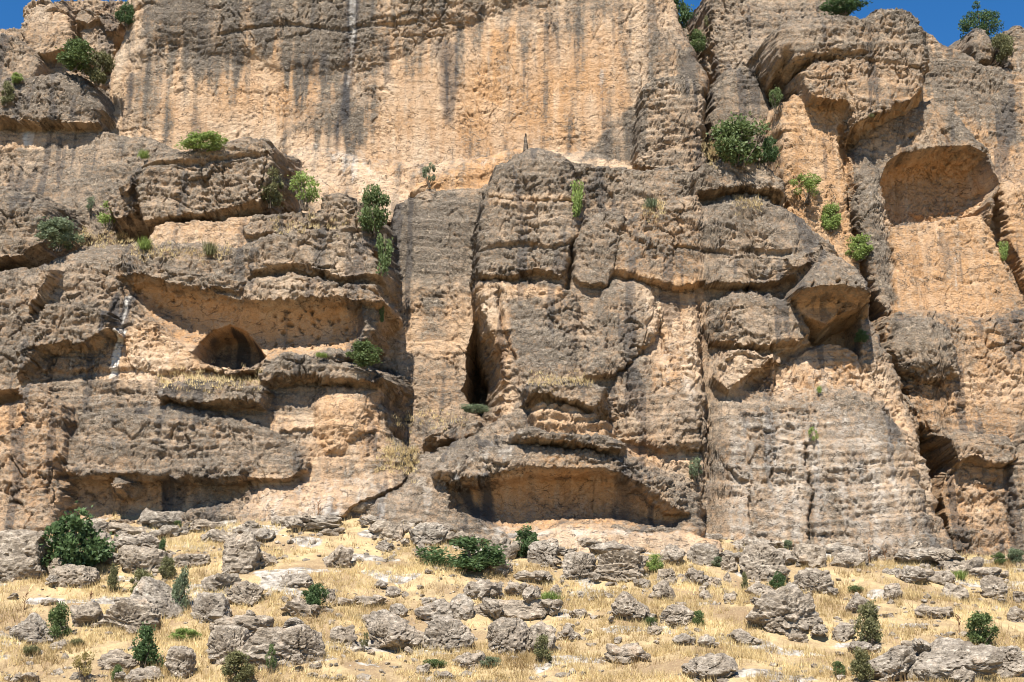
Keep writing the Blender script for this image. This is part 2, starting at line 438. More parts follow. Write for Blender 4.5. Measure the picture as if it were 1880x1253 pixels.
M('pillar', [(1572, 330), (1590, 280), (1618, 300), (1614, 360), (1622, 420), (1640, 500), (1648, 555), (1634, 582), (1604, 540), (1590, 470), (1576, 400)], 84.3, R=1.6, bulge=1.2, pat=0.2, org=0.3, rough=0.8, bed=0.3, label='grey rib at the left side of the right cave')
M('rock_wall', [(1848, 430), (1866, 470), (1900, 540), (2400, 560), (2400, 330), (1836, 330)], 86.4, R=1.0, bulge=1.0, pat=-0.5, org=0.7, rough=0.8)
M('rock_wall', [(1634, 600), (1650, 572), (1700, 556), (1760, 560), (1830, 572), (1890, 560), (2400, 560), (2400, 1200), (1740, 1200), (1700, 1000), (1690, 800), (1660, 700)], 81.6, R=2.0, bulge=1.6, lean=0.10, pat=-0.12, org=0.75, rough=1.1, bed=0.9, label='brown stained lower wall at the right edge')
M('rock_bulge', [(1640, 640), (1660, 585), (1720, 575), (1760, 610), (1770, 680), (1740, 700), (1690, 690), (1660, 680)], 80.9, R=2.6, bulge=2.6, crisp=0.1, pat=0.3, org=0.3, rough=1.2, label='dark weathered bulge left of the orange lower wall')
M('rock_bulge', [(1718, 800), (1770, 786), (1850, 800), (1874, 838), (1850, 850), (1780, 836), (1742, 848), (1722, 830)], 80.4, R=1.0, bulge=1.2, pat=0.25, org=0.4, rough=1.3)
M('rock_bulge', [(1868, 800), (1884, 770), (1960, 780), (1960, 1100), (1868, 1100), (1862, 900)], 80.6, R=1.2, bulge=1.2, pat=0.3, org=0.4, rough=1.2)
CARVE([(1688, 770), (1716, 780), (1748, 812), (1758, 846), (1742, 872), (1736, 910), (1750, 960), (1772, 1040), (1730, 1040), (1700, 940), (1680, 860)], 80.4, 4.2, R=0.7, name='crevice', pat=-0.3, org=0.9, label='tall narrow orange cleft beside the grey foot', warp=0.4)
# recess wall in the middle and the left upper tiers
M('rock_face', [(690, 900), (694, 620), (704, 500), (716, 410), (722, 366), (745, 346), (800, 340), (900, 330), (930, 360), (930, 900)], 83.2, R=1.1, bulge=1.0, lean=0.07, pat=0.15, org=0.35, rough=0.7, bed=0.7, label='recessed striped wall between the two big buttresses')
M('rock_ledge', [(690, 900), (700, 770), (760, 758), (800, 770), (880, 776), (900, 900)], 81.4, R=1.0, bulge=1.0, lean=0.3, pat=0.35, rough=0.8, label='low grey ledge at the foot of the recess')
CARVE([(884, 490), (900, 540), (920, 640), (930, 700), (920, 745), (895, 775), (872, 752), (846, 714), (856, 690), (860, 640), (872, 560)], 82.6, 7.5, R=0.7, name='crevice', pat=0.2, label='tall dark crevice beside the central buttress', warp=0.5)
# left side
M('boulder', [(-160, 360), (-20, 332), (40, 342), (84, 372), (96, 400), (84, 440), (52, 472), (-20, 478), (-160, 480)], 80.6, R=1.8, bulge=1.8, pat=0.5, rough=1.2, bed=1.1, label='layered grey boulder at the left edge above the dry ledge')
M('rock_knob', [(195, 372), (215, 340), (240, 325), (256, 340), (250, 400), (215, 410)], 82.6, R=0.8, bulge=0.8, pat=0.3)
M('rock_knob', [(215, 345), (240, 320), (248, 340), (226, 352)], 82.0, R=0.4, bulge=0.5, pat=0.5)
M('rock_block', [(250, 312), (262, 292), (340, 276), (400, 262), (455, 250), (486, 256), (498, 288), (494, 336), (476, 372), (400, 382), (330, 398), (262, 406), (254, 372)], 80.4, R=1.3, bulge=1.5, lean=-0.03, pat=0.45, org=0.3, rough=1.3, bed=1.1, label='big cracked grey block standing on the left ledge')
M('rock_ledge', [(240, 470), (280, 410), (400, 394), (560, 392), (600, 420), (600, 480)], 80.2, R=1.0, bulge=1.0, lean=0.2, pat=-0.65, org=0.35, rough=1.0, bed=0.8, label='pale cream rock band under the cracked block')
M('rock_block', [(440, 418), (468, 392), (540, 386), (575, 392), (578, 420), (540, 432), (470, 430)], 79.6, R=0.6, bulge=0.8, pat=0.35, rough=1.0)
M('rock_block', [(572, 400), (590, 366), (620, 346), (655, 372), (690, 412), (700, 460), (640, 470), (580, 430)], 79.2, R=1.4, bulge=1.5, pat=0.45, rough=1.3, bed=1.2, label='layered grey shoulder left of the recess')
M('brow', [(-200, 492), (40, 486), (120, 446), (200, 432), (300, 424), (430, 434), (500, 420), (600, 424), (690, 430), (704, 470), (708, 520), (700, 580), (676, 628), (640, 662), (560, 690), (200, 690), (-200, 690)], 78.6, R=3.0, bulge=2.6, lean=0.12, pat=0.5, org=0.4, rough=1.25, bed=0.9, label='massive grey brow of rock over the left cave')
M('rock_bulge', [(218, 500), (262, 474), (330, 482), (400, 502), (450, 512), (440, 540), (360, 528), (280, 512), (230, 520)], 78.2, R=0.9, bulge=1.2, pat=0.6, rough=1.4)
M('rock_bulge', [(450, 520), (475, 502), (540, 500), (610, 516), (690, 520), (702, 552), (670, 560), (560, 546), (470, 560), (440, 545)], 77.9, R=1.0, bulge=1.2, pat=0.3, org=0.4, rough=1.4)
M('rock_bulge', [(450, 470), (480, 440), (560, 420), (650, 430), (695, 470), (700, 505), (640, 515), (560, 492), (470, 496)], 78.2, R=1.1, bulge=1.2, pat=0.5, rough=1.3)
M('rock_lens', [(50, 548), (72, 498), (96, 494), (92, 510), (72, 552), (56, 560)], 77.3, R=0.4, bulge=0.6, pat=0.3, org=0.5)
M('buttress', [(-200, 640), (0, 620), (40, 580), (90, 556), (160, 548), (222, 540), (240, 560), (300, 610), (380, 684), (470, 684), (560, 680), (640, 690), (704, 690), (700, 740), (716, 800), (756, 852), (730, 890), (700, 910), (690, 1100), (-200, 1100)], 77.3, R=2.2, bulge=1.4, lean=0.20, pat=0.3, org=0.3, rough=1.0, bed=1.5, label='broad banded buttress below the left cave')
M('rock_bulge', [(40, 600), (80, 560), (150, 556), (205, 570), (212, 610), (150, 630), (70, 640), (30, 700)], 76.6, R=1.2, bulge=1.1, pat=0.55, rough=1.3, bed=1.2)
# left cave hollow
CARVE([(212, 505), (280, 512), (360, 530), (440, 556), (520, 560), (620, 552), (662, 566), (668, 612), (640, 652), (560, 658), (500, 662), (440, 672), (372, 664), (300, 612), (262, 580), (238, 545)], 78.8, 1.9, R=2.0, name='hollow', pat=-0.55, org=0.85, rough=0.5, label='shaded orange hollow under the left brow', warp=0.6)
CARVE([(366, 664), (372, 634), (392, 610), (424, 600), (454, 612), (478, 640), (492, 662), (476, 690), (440, 692), (384, 690)], 80.6, 3.2, R=0.4, name='cave', pat=0.25, org=0.3, label='round dark cave mouth streaked black inside', warp=0.25)  # greyer rock colour here also darkens the interior like shade
M('rock_ledge', [(200, 780), (240, 706), (300, 684), (380, 690), (480, 692), (560, 694), (700, 700), (700, 800)], 77.9, R=1.2, bulge=1.0, lean=0.35, pat=-0.55, org=0.3, rough=0.8, bed=0.6, label='pale sunlit ledge in front of the round cave')
M('rock_slab', [(468, 690), (490, 668), (520, 656), (580, 658), (650, 664), (700, 676), (706, 690), (698, 704), (620, 694), (540, 686), (490, 698)], 76.6, R=0.6, bulge=0.8, pat=0.55, rough=1.3, bed=1.2, label='dark layered slab edge right of the round cave')
M('rock_slab', [(288, 712), (300, 702), (360, 698), (440, 702), (480, 710), (470, 732), (400, 738), (330, 738), (296, 730)], 76.0, R=0.5, bulge=0.6, pat=0.7, rough=1.4, label='black edged shelf below the round cave')
M('rock_bulge', [(560, 740), (600, 704), (660, 700), (700, 706), (694, 750), (680, 800), (640, 850), (590, 850), (565, 800)], 76.7, R=3.0, bulge=4.0, lean=0.1, crisp=0.0, pat=-0.2, org=0.5, rough=0.9, label='orange stained nose at the right end of the left buttress')
M('brow', [(106, 860), (118, 800), (150, 752), (230, 742), (330, 740), (440, 760), (520, 790), (566, 830), (560, 870), (500, 890), (448, 884), (400, 884), (340, 876), (290, 878), (238, 896), (214, 892), (160, 880)], 76.0, R=1.8, bulge=1.1, lean=0.10, pat=0.55, org=0.3, rough=1.2, bed=1.6, label='banded dark grey brow low on the left buttress')
CARVE([(104, 880), (160, 872), (300, 876), (400, 880), (452, 872), (446, 900), (410, 926), (330, 948), (240, 952), (104, 965)], 75.8, 1.15, R=0.8, name='hollow', pat=-0.65, org=0.55, rough=0.7, label='low sunlit hollow under the banded brow', warp=0.5)
M('rock_bulge', [(196, 896), (214, 880), (240, 890), (232, 905), (210, 908)], 75.2, R=0.5, bulge=0.8, pat=0.3)
M('buttress', [(-200, 760), (0, 720), (60, 700), (110, 740), (112, 800), (100, 880), (102, 1100), (-200, 1100)], 75.3, R=1.2, bulge=1.2, lean=0.12, pat=0.05, org=0.55, rough=1.3, bed=1.0, label='orange and grey rock at the lower left edge')
CARVE([(-80, 712), (20, 704), (36, 730), (30, 770), (0, 800), (-80, 800)], 75.6, 2.5, R=0.8, name='hollow', pat=-0.4, org=0.7)
M('rock_apron', [(440, 960), (470, 880), (560, 880), (640, 860), (720, 840), (758, 852), (720, 900), (660, 930), (560, 1000), (440, 1000)], 76.0, R=1.5, bulge=1.0, lean=0.5, pat=-0.2, org=0.25, rough=0.7, bed=1.2)
# central buttress
M('buttress', [(882, 560), (884, 500), (888, 380), (900, 320), (960, 270), (1040, 290), (1160, 300), (1280, 296), (1420, 330), (1448, 356), (1484, 376), (1524, 416), (1560, 452), (1592, 520), (1606, 580), (1634, 640), (1660, 690), (1686, 752), (1698, 830), (1708, 900), (1724, 960), (1752, 1030), (1752, 1200), (700, 1200), (760, 900), (912, 770), (928, 700), (920, 640), (898, 585)], 79.4, R=2.6, bulge=2.0, lean=0.17, pat=0.15, org=0.35, rough=1.0, bed=0.9, label='great central buttress of cream and grey rock')
YOFF = 1.0
M('tower', [(880, 430), (888, 350), (906, 298), (940, 270), (985, 264), (1030, 276), (1056, 310), (1066, 370), (1058, 440), (1046, 490), (1030, 512), (980, 500), (910, 512), (886, 506), (876, 470)], 79.2, R=2.0, bulge=2.3, lean=0.12, pat=0.5, org=0.25, rough=1.4, bed=1.0, label='domed dark grey tower at the top of the central buttress')
M('rock_bulge', [(1030, 330), (1046, 296), (1110, 298), (1180, 306), (1250, 300), (1280, 316), (1270, 350), (1200, 360), (1140, 378), (1070, 372)], 80.6, R=1.2, bulge=1.3, pat=0.55, rough=1.4, label='rough grey crest right of the domed tower')
M('rock_block', [(1046, 500), (1058, 440), (1066, 400), (1110, 384), (1140, 396), (1136, 440), (1124, 500), (1108, 528), (1060, 528)], 78.9, R=0.8, bulge=1.2, pat=0.6, rough=1.0, label='dark block wedged right of the domed tower')
M('tower', [(884, 556), (886, 524), (912, 508), (980, 506), (1036, 520), (1062, 560), (1064, 640), (1054, 700), (1000, 730), (940, 736), (914, 768), (926, 700), (918, 640), (900, 590)], 78.4, R=1.6, bulge=1.8, lean=0.08, pat=0.22, org=0.35, rough=1.1, bed=0.6, label='squat rough tower to the right of the dark crevice')
M('rock_dome', [(1068, 690), (1080, 610), (1098, 540), (1128, 506), (1168, 504), (1200, 524), (1216, 566), (1206, 620), (1170, 660), (1120, 690)], 78.0, R=2.4, bulge=2.6, crisp=0.3, lean=0.18, pat=0.42, rough=1.2, bed=0.7, label='grey leaning dome in the middle of the central buttress')
M('rock_block', [(1130, 490), (1138, 410), (1200, 372), (1280, 350), (1300, 420), (1308, 520), (1240, 524), (1180, 512)], 78.8, R=1.3, bulge=1.4, lean=0.1, pat=0.05, org=0.55, rough=1.4, bed=0.7, label='rust stained rough face below the grey crest')
M('rock_dome', [(1270, 420), (1280, 372), (1330, 346), (1400, 350), (1460, 378), (1516, 424), (1546, 458), (1512, 488), (1470, 518), (1420, 524), (1360, 530), (1300, 526)], 78.7, R=2.6, bulge=3.0, crisp=0.4, lean=0.22, pat=0.62, rough=1.2, bed=0.9, label='broad grey dome sloping to the right')
M('rock_block', [(1264, 330), (1284, 296), (1330, 284), (1400, 298), (1436, 324), (1440, 348), (1390, 356), (1330, 346), (1270, 356)], 79.2, R=0.9, bulge=1.8, pat=0.6, rough=1.2, label='flat grey cap block on the shoulder right of centre')
M('rock_nose', [(1440, 470), (1470, 466), (1512, 452), (1500, 480), (1470, 498), (1448, 492)], 77.6, R=0.6, bulge=1.0, pat=0.55, rough=1.2)
YOFF = 0.7
M('prow', [(1460, 530), (1484, 494), (1516, 446), (1550, 462), (1580, 494), (1600, 534), (1604, 548), (1560, 562), (1532, 582), (1500, 566), (1474, 546)], 76.0, R=1.1, bulge=2.0, lean=0.35, pat=0.55, org=0.5, rough=0.8, bed=0.6, label='jutting wedge of rock with a flat ochre underside', warp=0.4)
CARVE([(1462, 536), (1540, 531), (1606, 544), (1606, 600), (1600, 636), (1560, 616), (1510, 606), (1480, 570)], 77.2, 3.2, R=0.6, name='hollow', pat=-0.45, org=0.6, rough=0.5, label='shaded hollow under the jutting wedge', warp=0.3)
YOFF = 1.5
M('rock_lens', [(1296, 590), (1304, 550), (1340, 528), (1400, 524), (1456, 544), (1490, 580), (1500, 604), (1466, 628), (1424, 642), (1340, 640), (1304, 624)], 77.2, R=2.4, bulge=3.0, crisp=0.5, lean=0.1, pat=0.45, rough=1.2, bed=1.0, label='eye shaped grey boulder in the right face')
M('rock_block', [(1306, 700), (1320, 644), (1380, 640), (1440, 660), (1380, 690), (1340, 720)], 76.9, R=0.8, bulge=0.8, pat=-0.2, rough=1.4)
M('rock_block', [(1110, 730), (1130, 680), (1200, 640), (1290, 600), (1300, 720), (1290, 830), (1220, 830), (1120, 810)], 76.9, R=2.4, bulge=2.6, crisp=0.2, lean=0.15, pat=0.2, org=0.35, rough=1.6, bed=1.0, label='broken blocky face above the low overhang')
M('rock_face', [(1304, 760), (1330, 720), (1420, 704), (1520, 690), (1620, 700), (1664, 740), (1692, 800), (1700, 880), (1720, 950), (1752, 1040), (1752, 1200), (1290, 1200), (1296, 880)], 75.2, R=4.5, bulge=4.5, lean=0.16, crisp=0.0, side=16.0, pat=0.22, org=0.2, rough=1.0, bed=1.5, label='smooth pale grey slab wall at the right foot of the cliff')
M('rock_face', [(1500, 740), (1560, 700), (1640, 730), (1688, 800), (1698, 880), (1722, 956), (1756, 1040), (1756, 1200), (1490, 1200), (1506, 940)], 74.6, R=4.0, bulge=3.0, lean=0.16, crisp=0.0, side=16.0, pat=0.30, org=0.1, rough=0.9, bed=1.4, label='rounded grey foot right of the long vertical crack')
YOFF = 0.0
# low overhang in the middle
M('overhang', [(640, 1010), (690, 930), (740, 876), (790, 832), (850, 800), (900, 770), (950, 724), (1000, 712), (1100, 730), (1124, 800), (1180, 830), (1240, 866), (1296, 920), (1300, 1100), (640, 1100)], 75.3, R=2.2, bulge=1.8, lean=0.32, pat=0.25, org=0.25, rough=1.0, bed=1.7, label='low turtle backed rock with a deep overhang')
M('rock_slab', [(780, 800), (800, 782), (850, 772), (882, 778), (880, 800), (840, 806), (800, 812)], 77.2, R=0.6, bulge=0.8, pat=0.2, rough=0.7)
M('rock_slab', [(958, 728), (966, 706), (1010, 702), (1080, 706), (1108, 720), (1108, 742), (1090, 756), (1050, 744), (990, 736)], 74.4, R=0.7, bulge=1.2, pat=0.55, rough=1.2, label='capping slab on top of the low overhang')
M('rock_ledge', [(972, 800), (976, 742), (1040, 748), (1084, 766), (1110, 780), (1120, 812), (1040, 800)], 75.0, R=0.6, bulge=0.7, pat=-0.5, org=0.5, rough=0.9, bed=2.4)
M('rock_slab', [(946, 798), (966, 786), (1030, 792), (1110, 804), (1136, 814), (1130, 828), (1060, 818), (1000, 808), (956, 808)], 73.7, R=0.45, bulge=0.9, pat=0.6, rough=1.0, bed=1.2, label='thin dark slab across the low overhang')
M('brow', [(800, 872), (830, 846), (900, 826), (960, 816), (1040, 826), (1120, 832), (1160, 846), (1230, 886), (1270, 936), (1240, 940), (1180, 900), (1100, 874), (1030, 872), (960, 870), (900, 880), (840, 888)], 74.2, R=1.0, bulge=1.0, pat=0.4, org=0.35, rough=1.3, bed=1.2, label='weathered brow over the low overhang')
CARVE([(818, 884), (900, 874), (960, 860), (1040, 862), (1110, 868), (1180, 892), (1236, 930), (1262, 944), (1240, 968), (1160, 972), (1090, 964), (1030, 962), (980, 978), (925, 980), (870, 948), (824, 930)], 74.6, 1.8, R=1.8, name='hollow', pat=-0.65, org=1.0, rough=0.6, label='ochre hollow streaked black under the low overhang', warp=0.5)  # fresh ochre rock, coloured brighter to stand in for ground bounce light
M('rock_ledge', [(900, 1060), (930, 984), (990, 968), (1040, 956), (1100, 960), (1160, 972), (1260, 972), (1330, 990), (1330, 1060)], 73.2, R=0.8, bulge=0.6, lean=0.6, pat=-0.8, org=0.1, rough=0.5, bed=0.5, label='pale sunlit ledge at the foot of the low overhang')
# cracks
CRACK([(1054, 430), (1050, 480), (1040, 520)], 78.9, 0.16, 0.9)
CRACK([(1298, 530), (1302, 600), (1300, 680), (1306, 740), (1298, 800), (1306, 850)], 77.5, 0.10, 0.4)
CRACK([(1494, 800), (1500, 840), (1508, 880), (1504, 930), (1496, 985)], 75, 0.13, 0.6)
CRACK([(1556, 225), (1562, 300), (1572, 380), (1584, 460), (1602, 530), (1610, 560)], 84, 0.25, 1.4)
CRACK([(1305, 145), (1303, 200), (1304, 270)], 86.5, 0.3, 1.8)
CRACK([(1434, 130), (1430, 160), (1436, 190)], 86, 0.35, 2.0)
CRACK([(1814, 398), (1828, 430), (1850, 480), (1880, 530)], 84.5, 0.22, 0.9)
CRACK([(1640, 560), (1640, 620), (1664, 690), (1690, 760), (1702, 830)], 79, 0.2, 1.0)
CRACK([(366, 300), (370, 340)], 80, 0.12, 0.5)
CRACK([(258, 300), (320, 292), (362, 296), (420, 282), (484, 284)], 80, 0.1, 0.4)
CRACK([(455, 500), (500, 490), (580, 500), (650, 518), (695, 540)], 77.8, 0.12, 0.4)
CRACK([(918, 520), (926, 570), (936, 620), (944, 650)], 78.2, 0.10, 0.5)
CRACK([(1210, 540), (1218, 590), (1230, 640)], 78, 0.09, 0.4)
CRACK([(1390, 695), (1430, 660), (1462, 634), (1520, 606), (1560, 560)], 77.3, 0.12, 0.6)
CRACK([(1298, 740), (1290, 790), (1306, 860), (1300, 920)], 76, 0.08, 0.3)
CRACK([(1320, 820), (1360, 868), (1382, 890), (1390, 960)], 75.5, 0.10, 0.4)
CRACK([(900, 355), (960, 352), (1010, 356), (1060, 352)], 79, 0.14, 0.35)
CRACK([(880, 450), (950, 440), (1000, 446), (1050, 440)], 79, 0.12, 0.3)
CRACK([(1190, 440), (1300, 450), (1390, 455), (1460, 455)], 78.4, 0.10, 0.3)
CRACK([(1340, 745), (1440, 742), (1520, 748)], 75.2, 0.06, 0.15)
CRACK([(400, 42), (520, 30), (640, 40), (760, 24)], 86, 0.14, 0.25)
CRACK([(1112, 730), (1108, 760), (1100, 772)], 75.5, 0.22, 1.0)
CRACK([(1440, 108), (1530, 95), (1590, 98)], 83.4, 0.10, 0.5)

# small dark holes in the roofs of the hollows
_rp = np.random.RandomState(3)
for (xa, xb, ya, yb, Yp, n_p) in [(500, 660, 565, 650, 80.5, 36), (240, 420, 512, 560, 80.0, 14), (1482, 1585, 534, 560, 78.5, 26), (1640, 1820, 275, 310, 88.0, 14), (150, 440, 885, 930, 77.0, 10)]:
    for _k in range(n_p):
        _x, _y = _rp.uniform(xa, xb), _rp.uniform(ya, yb)
        CRACK([(_x, _y), (_x + _rp.normal(0, 2.5), _y + _rp.normal(0, 2.5))], Yp, _rp.uniform(0.045, 0.09), 0.35)

# stains, and some shade painted in as colour: (kind, outline, Y, strength, softness in metres)
STAINS_AND_SHADE = [
 ('grey', [(230, -100), (1180, -100), (1180, 20), (1080, 40), (960, 60), (900, 20), (840, 90), (790, 110), (700, 40), (690, 150), (640, 210), (560, 120), (420, 110), (330, 120), (240, 160), (215, 120)], 86.5, 0.85, 3.0),
 ('grey', [(460, -60), (660, -60), (700, 60), (660, 130), (560, 120), (470, 80)], 86.5, 0.5, 2.6),
 ('grey', [(270, -60), (430, -60), (430, 100), (360, 150), (280, 150)], 86.5, 0.45, 2.6),
 ('white', [(1320, 720), (1500, 700), (1640, 730), (1700, 840), (1760, 1030), (1310, 1010)], 75.4, 0.34, 2.2),
 ('white', [(690, 950), (760, 870), (900, 790), (960, 740), (960, 830), (820, 880), (800, 950)], 75.5, 0.34, 1.2),
 ('white', [(440, 960), (500, 900), (700, 880), (740, 860), (700, 940)], 76.0, 0.36, 1.0),
 ('white', [(380, 690), (300, 640), (240, 600), (200, 690), (300, 720), (420, 700)], 78.4, 0.30, 1.0),
 ('white', [(1200, 620), (1290, 620), (1290, 720), (1220, 720)], 77.5, 0.34, 1.0),
 ('white', [(1390, 690), (1600, 620), (1650, 700), (1500, 720)], 77.3, 0.34, 1.2),
 ('grey', [(205, 240), (215, 130), (260, 140), (330, 200), (300, 240)], 87, 0.7, 1.2),
 ('grey', [(1104, 250), (1130, 200), (1180, 180), (1180, 290), (1060, 290)], 87, 1.3, 0.5),
 ('grey', [(1150, 100), (1200, 50), (1240, 30), (1300, 120), (1300, 180), (1160, 160)], 87, 1.1, 1.4),
 ('grey', [(500, 250), (620, 160), (700, 170), (690, 260), (640, 270), (600, 250)], 87.5, 0.8, 1.2),
 ('black', [(636, -60), (662, -60), (656, 80), (640, 200), (622, 270), (606, 260), (622, 160)], 87, 0.75, 0.5),
 ('white', [(644, -60), (656, -60), (652, 60), (640, 150), (632, 150), (640, 60)], 87, 0.55, 0.35),
 ('black', [(792, 60), (838, 70), (840, 130), (826, 210), (812, 210), (806, 130)], 87, 0.75, 0.6),
 ('black', [(700, 60), (728, 60), (726, 130), (704, 150)], 87, 0.5, 0.6),
 ('black', [(985, 20), (1030, 20), (1020, 110), (1004, 110)], 87, 0.5, 0.7),
 ('black', [(208, 220), (226, 120), (244, 120), (224, 225)], 87, 0.6, 0.5),
 ('black', [(560, 90), (600, 90), (590, 150), (566, 150)], 87, 0.5, 0.5),
 ('black', [(230, -60), (460, -60), (520, 60), (600, 110), (500, 110), (330, 100), (260, 110)], 87, 0.35, 1.5),
 ('white', [(230, 535), (236, 535), (228, 600), (222, 610)], 78.6, 0.7, 0.2),
 ('orange', [(260, 150), (1150, 80), (1150, 220), (900, 260), (300, 230)], 87.5, 0.15, 2.0),
 ('orange', [(850, 60), (1100, 60), (1060, 260), (860, 250)], 87.5, 0.25, 2.0),
 ('orange', [(900, 40), (940, 40), (920, 180), (905, 180)], 87, 0.6, 0.8),
 ('orange', [(440, 100), (560, 100), (520, 220), (460, 200)], 87, 0.3, 1.5),
 ('white', [(1105, 40), (1120, 40), (1112, 160), (1100, 160)], 87, 0.4, 0.5),
 ('white', [(880, 290), (905, 284), (892, 318), (882, 316)], 85, 0.3, 0.4),
 ('white', [(600, 260), (660, 260), (690, 330), (620, 320)], 86.6, 0.4, 1.0),
 ('white', [(30, 230), (62, 230), (54, 262), (36, 262)], 86.5, 0.75, 0.3),
 ('fresh', [(-40, 228), (90, 230), (170, 232), (100, 245), (60, 268), (-40, 262)], 86.5, 1.0, 0.6),
 ('black', [(205, 535), (222, 535), (222, 600), (210, 610), (200, 650), (200, 600)], 78.6, 0.8, 0.3),
 ('black', [(232, 530), (245, 535), (228, 600), (214, 640), (216, 590)], 78.6, 1.0, 0.3),
 ('white', [(218, 605), (228, 605), (214, 690), (200, 700), (206, 650)], 78.2, 0.95, 0.25),
 ('fresh', [(220, 600), (260, 580), (370, 640), (460, 690), (300, 700), (180, 690), (190, 640)], 77, 1.2, 0.8),
 ('black@cave', [(340, 580), (510, 580), (510, 700), (340, 700)], 82, 0.36, 0.3),  # no streak: shade of the whole cave put into the rock colour
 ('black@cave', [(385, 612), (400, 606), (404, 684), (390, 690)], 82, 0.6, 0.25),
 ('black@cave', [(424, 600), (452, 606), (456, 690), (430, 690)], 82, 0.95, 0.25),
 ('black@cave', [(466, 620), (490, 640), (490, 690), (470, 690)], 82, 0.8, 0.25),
 ('black', [(290, 880), (345, 880), (330, 960), (290, 965)], 77, 0.85, 0.35),
 ('black', [(352, 890), (390, 885), (375, 930), (350, 955)], 77, 0.55, 0.35),
 ('grey', [(360, 880), (450, 875), (430, 905), (380, 920)], 77, 0.8, 0.4),  # shadow under the low brow, painted in as a grey patch
 ('fresh', [(560, 760), (640, 700), (690, 760), (740, 850), (640, 880), (560, 860)], 76, 0.7, 1.0),
 ('fresh', [(430, 900), (480, 860), (700, 880), (640, 930), (480, 960)], 76, 0.5, 0.7),
 ('black', [(830, 880), (850, 880), (900, 975), (870, 960)], 77.5, 0.8, 0.5),
 ('black', [(870, 880), (900, 880), (914, 980), (880, 960)], 77.5, 0.75, 0.4),
 ('black', [(1130, 860), (1170, 880), (1160, 975), (1110, 965)], 77.5, 0.6, 0.5),
 ('black', [(1184, 930), (1196, 930), (1196, 975), (1186, 975)], 77.5, 0.8, 0.2),
 ('orange', [(1000, 830), (1090, 840), (1080, 960), (990, 950)], 77.5, 0.6, 1.0),
 ('fresh', [(888, 340), (950, 345), (1060, 345), (1060, 362), (900, 366)], 79, 0.8, 0.4),
 ('fresh', [(884, 505), (960, 498), (1040, 516), (1040, 530), (890, 530)], 78, 0.9, 0.4),
 ('fresh', [(890, 540), (925, 540), (945, 740), (905, 760), (915, 660)], 78, 0.9, 0.5),
 ('grey', [(930, 540), (1060, 540), (1064, 650), (960, 660)], 78, 0.5, 0.7),
 ('fresh', [(1130, 480), (1300, 510), (1300, 540), (1210, 560), (1140, 510)], 78, 0.6, 0.6),
 ('fresh', [(1200, 520), (1300, 540), (1300, 700), (1220, 700), (1190, 640)], 77.5, 0.7, 0.8),
 ('fresh', [(1380, 690), (1470, 640), (1600, 600), (1650, 690), (1600, 700), (1450, 720)], 77.3, 0.65, 0.9),
 ('orange', [(1545, 630), (1590, 640), (1580, 665), (1550, 660)], 77.3, 0.9, 0.3),
 ('fresh', [(1130, 800), (1280, 830), (1290, 850), (1180, 850)], 76, 0.9, 0.5),
 ('fresh', [(1650, 690), (1690, 720), (1705, 860), (1680, 880), (1670, 780)], 76, 0.8, 0.4),
 ('grey', [(1640, 570), (1790, 570), (1800, 680), (1660, 700)], 81, 0.35, 0.9),
 ('fresh', [(700, 560), (890, 540), (880, 660), (700, 650)], 83, 0.55, 0.8),
 ('grey', [(710, 350), (890, 340), (880, 520), (700, 510)], 83, 0.7, 0.7),
 ('grey', [(770, 540), (815, 530), (810, 620), (770, 620)], 83, 0.7, 0.4),
 ('fresh', [(1250, 960), (1460, 980), (1460, 1010), (1250, 1000)], 75, 0.6, 0.5),
 ('black', [(1690, 440), (1720, 440), (1712, 540), (1696, 540)], 84.2, 0.35, 0.5),
 ('black', [(1720, 420), (1745, 420), (1750, 500), (1735, 500)], 84.2, 0.4, 0.4),
 ('white', [(1748, 470), (1756, 470), (1758, 540), (1750, 540)], 84.2, 0.5, 0.3),
 ('grey', [(1560, 360), (1580, 270), (1640, 280), (1700, 262), (1820, 262), (1836, 310), (1800, 270), (1700, 272), (1640, 300), (1614, 350), (1640, 560), (1600, 540)], 84.5, 0.5, 0.5),
 ('grey', [(1560, 30), (1790, 60), (1880, 110), (1900, 260), (1800, 200), (1720, 160)], 87, 0.9, 1.2),
 ('grey', [(1750, 180), (1800, 230), (1826, 262), (1760, 258), (1740, 220)], 84.8, 0.8, 0.6),
 ('black', [(1806, 640), (1840, 640), (1836, 740), (1816, 740)], 81, 0.4, 0.6),
 ('black', [(1790, 930), (1860, 930), (1850, 1000), (1800, 1000)], 80.5, 0.4, 0.7),
 ('black', [(140, 800), (560, 820), (540, 880), (300, 880), (150, 870)], 75.2, 0.30, 1.0),
 ('white', [(880, 960), (1240, 975), (1260, 985), (900, 990)], 74.6, 0.4, 0.4),
]

def poly_world(pts, Y):
    return [(p[0], p[2]) for p in (at(a, b, Y) for a, b in pts)]

for q in MASSES:
    if q['t'] == 'add':
        q['bulge'] *= 0.85 if q['name'] in ('prow', 'boulder', 'tower_head', 'spike', 'rock_slab', 'overhang', 'brow') else 0.45
        q['pat'] = q['pat'] * 0.75 + (0.03 if q['pat'] > -0.3 else -0.02)
        if q['name'] != 'boulder': q['R'] *= 0.65
    yy = q['Y'] + (0.3 * q['bulge'] if q['t'] == 'add' else 0)
    q['w'] = poly_world(q['pts'], yy)
    xs = [p[0] for p in q['w']]; zs = [p[1] for p in q['w']]
    q['bb'] = (min(xs), max(xs), min(zs), max(zs))
    q['c'] = ((min(xs) + max(xs)) / 2, (min(zs) + max(zs)) / 2)

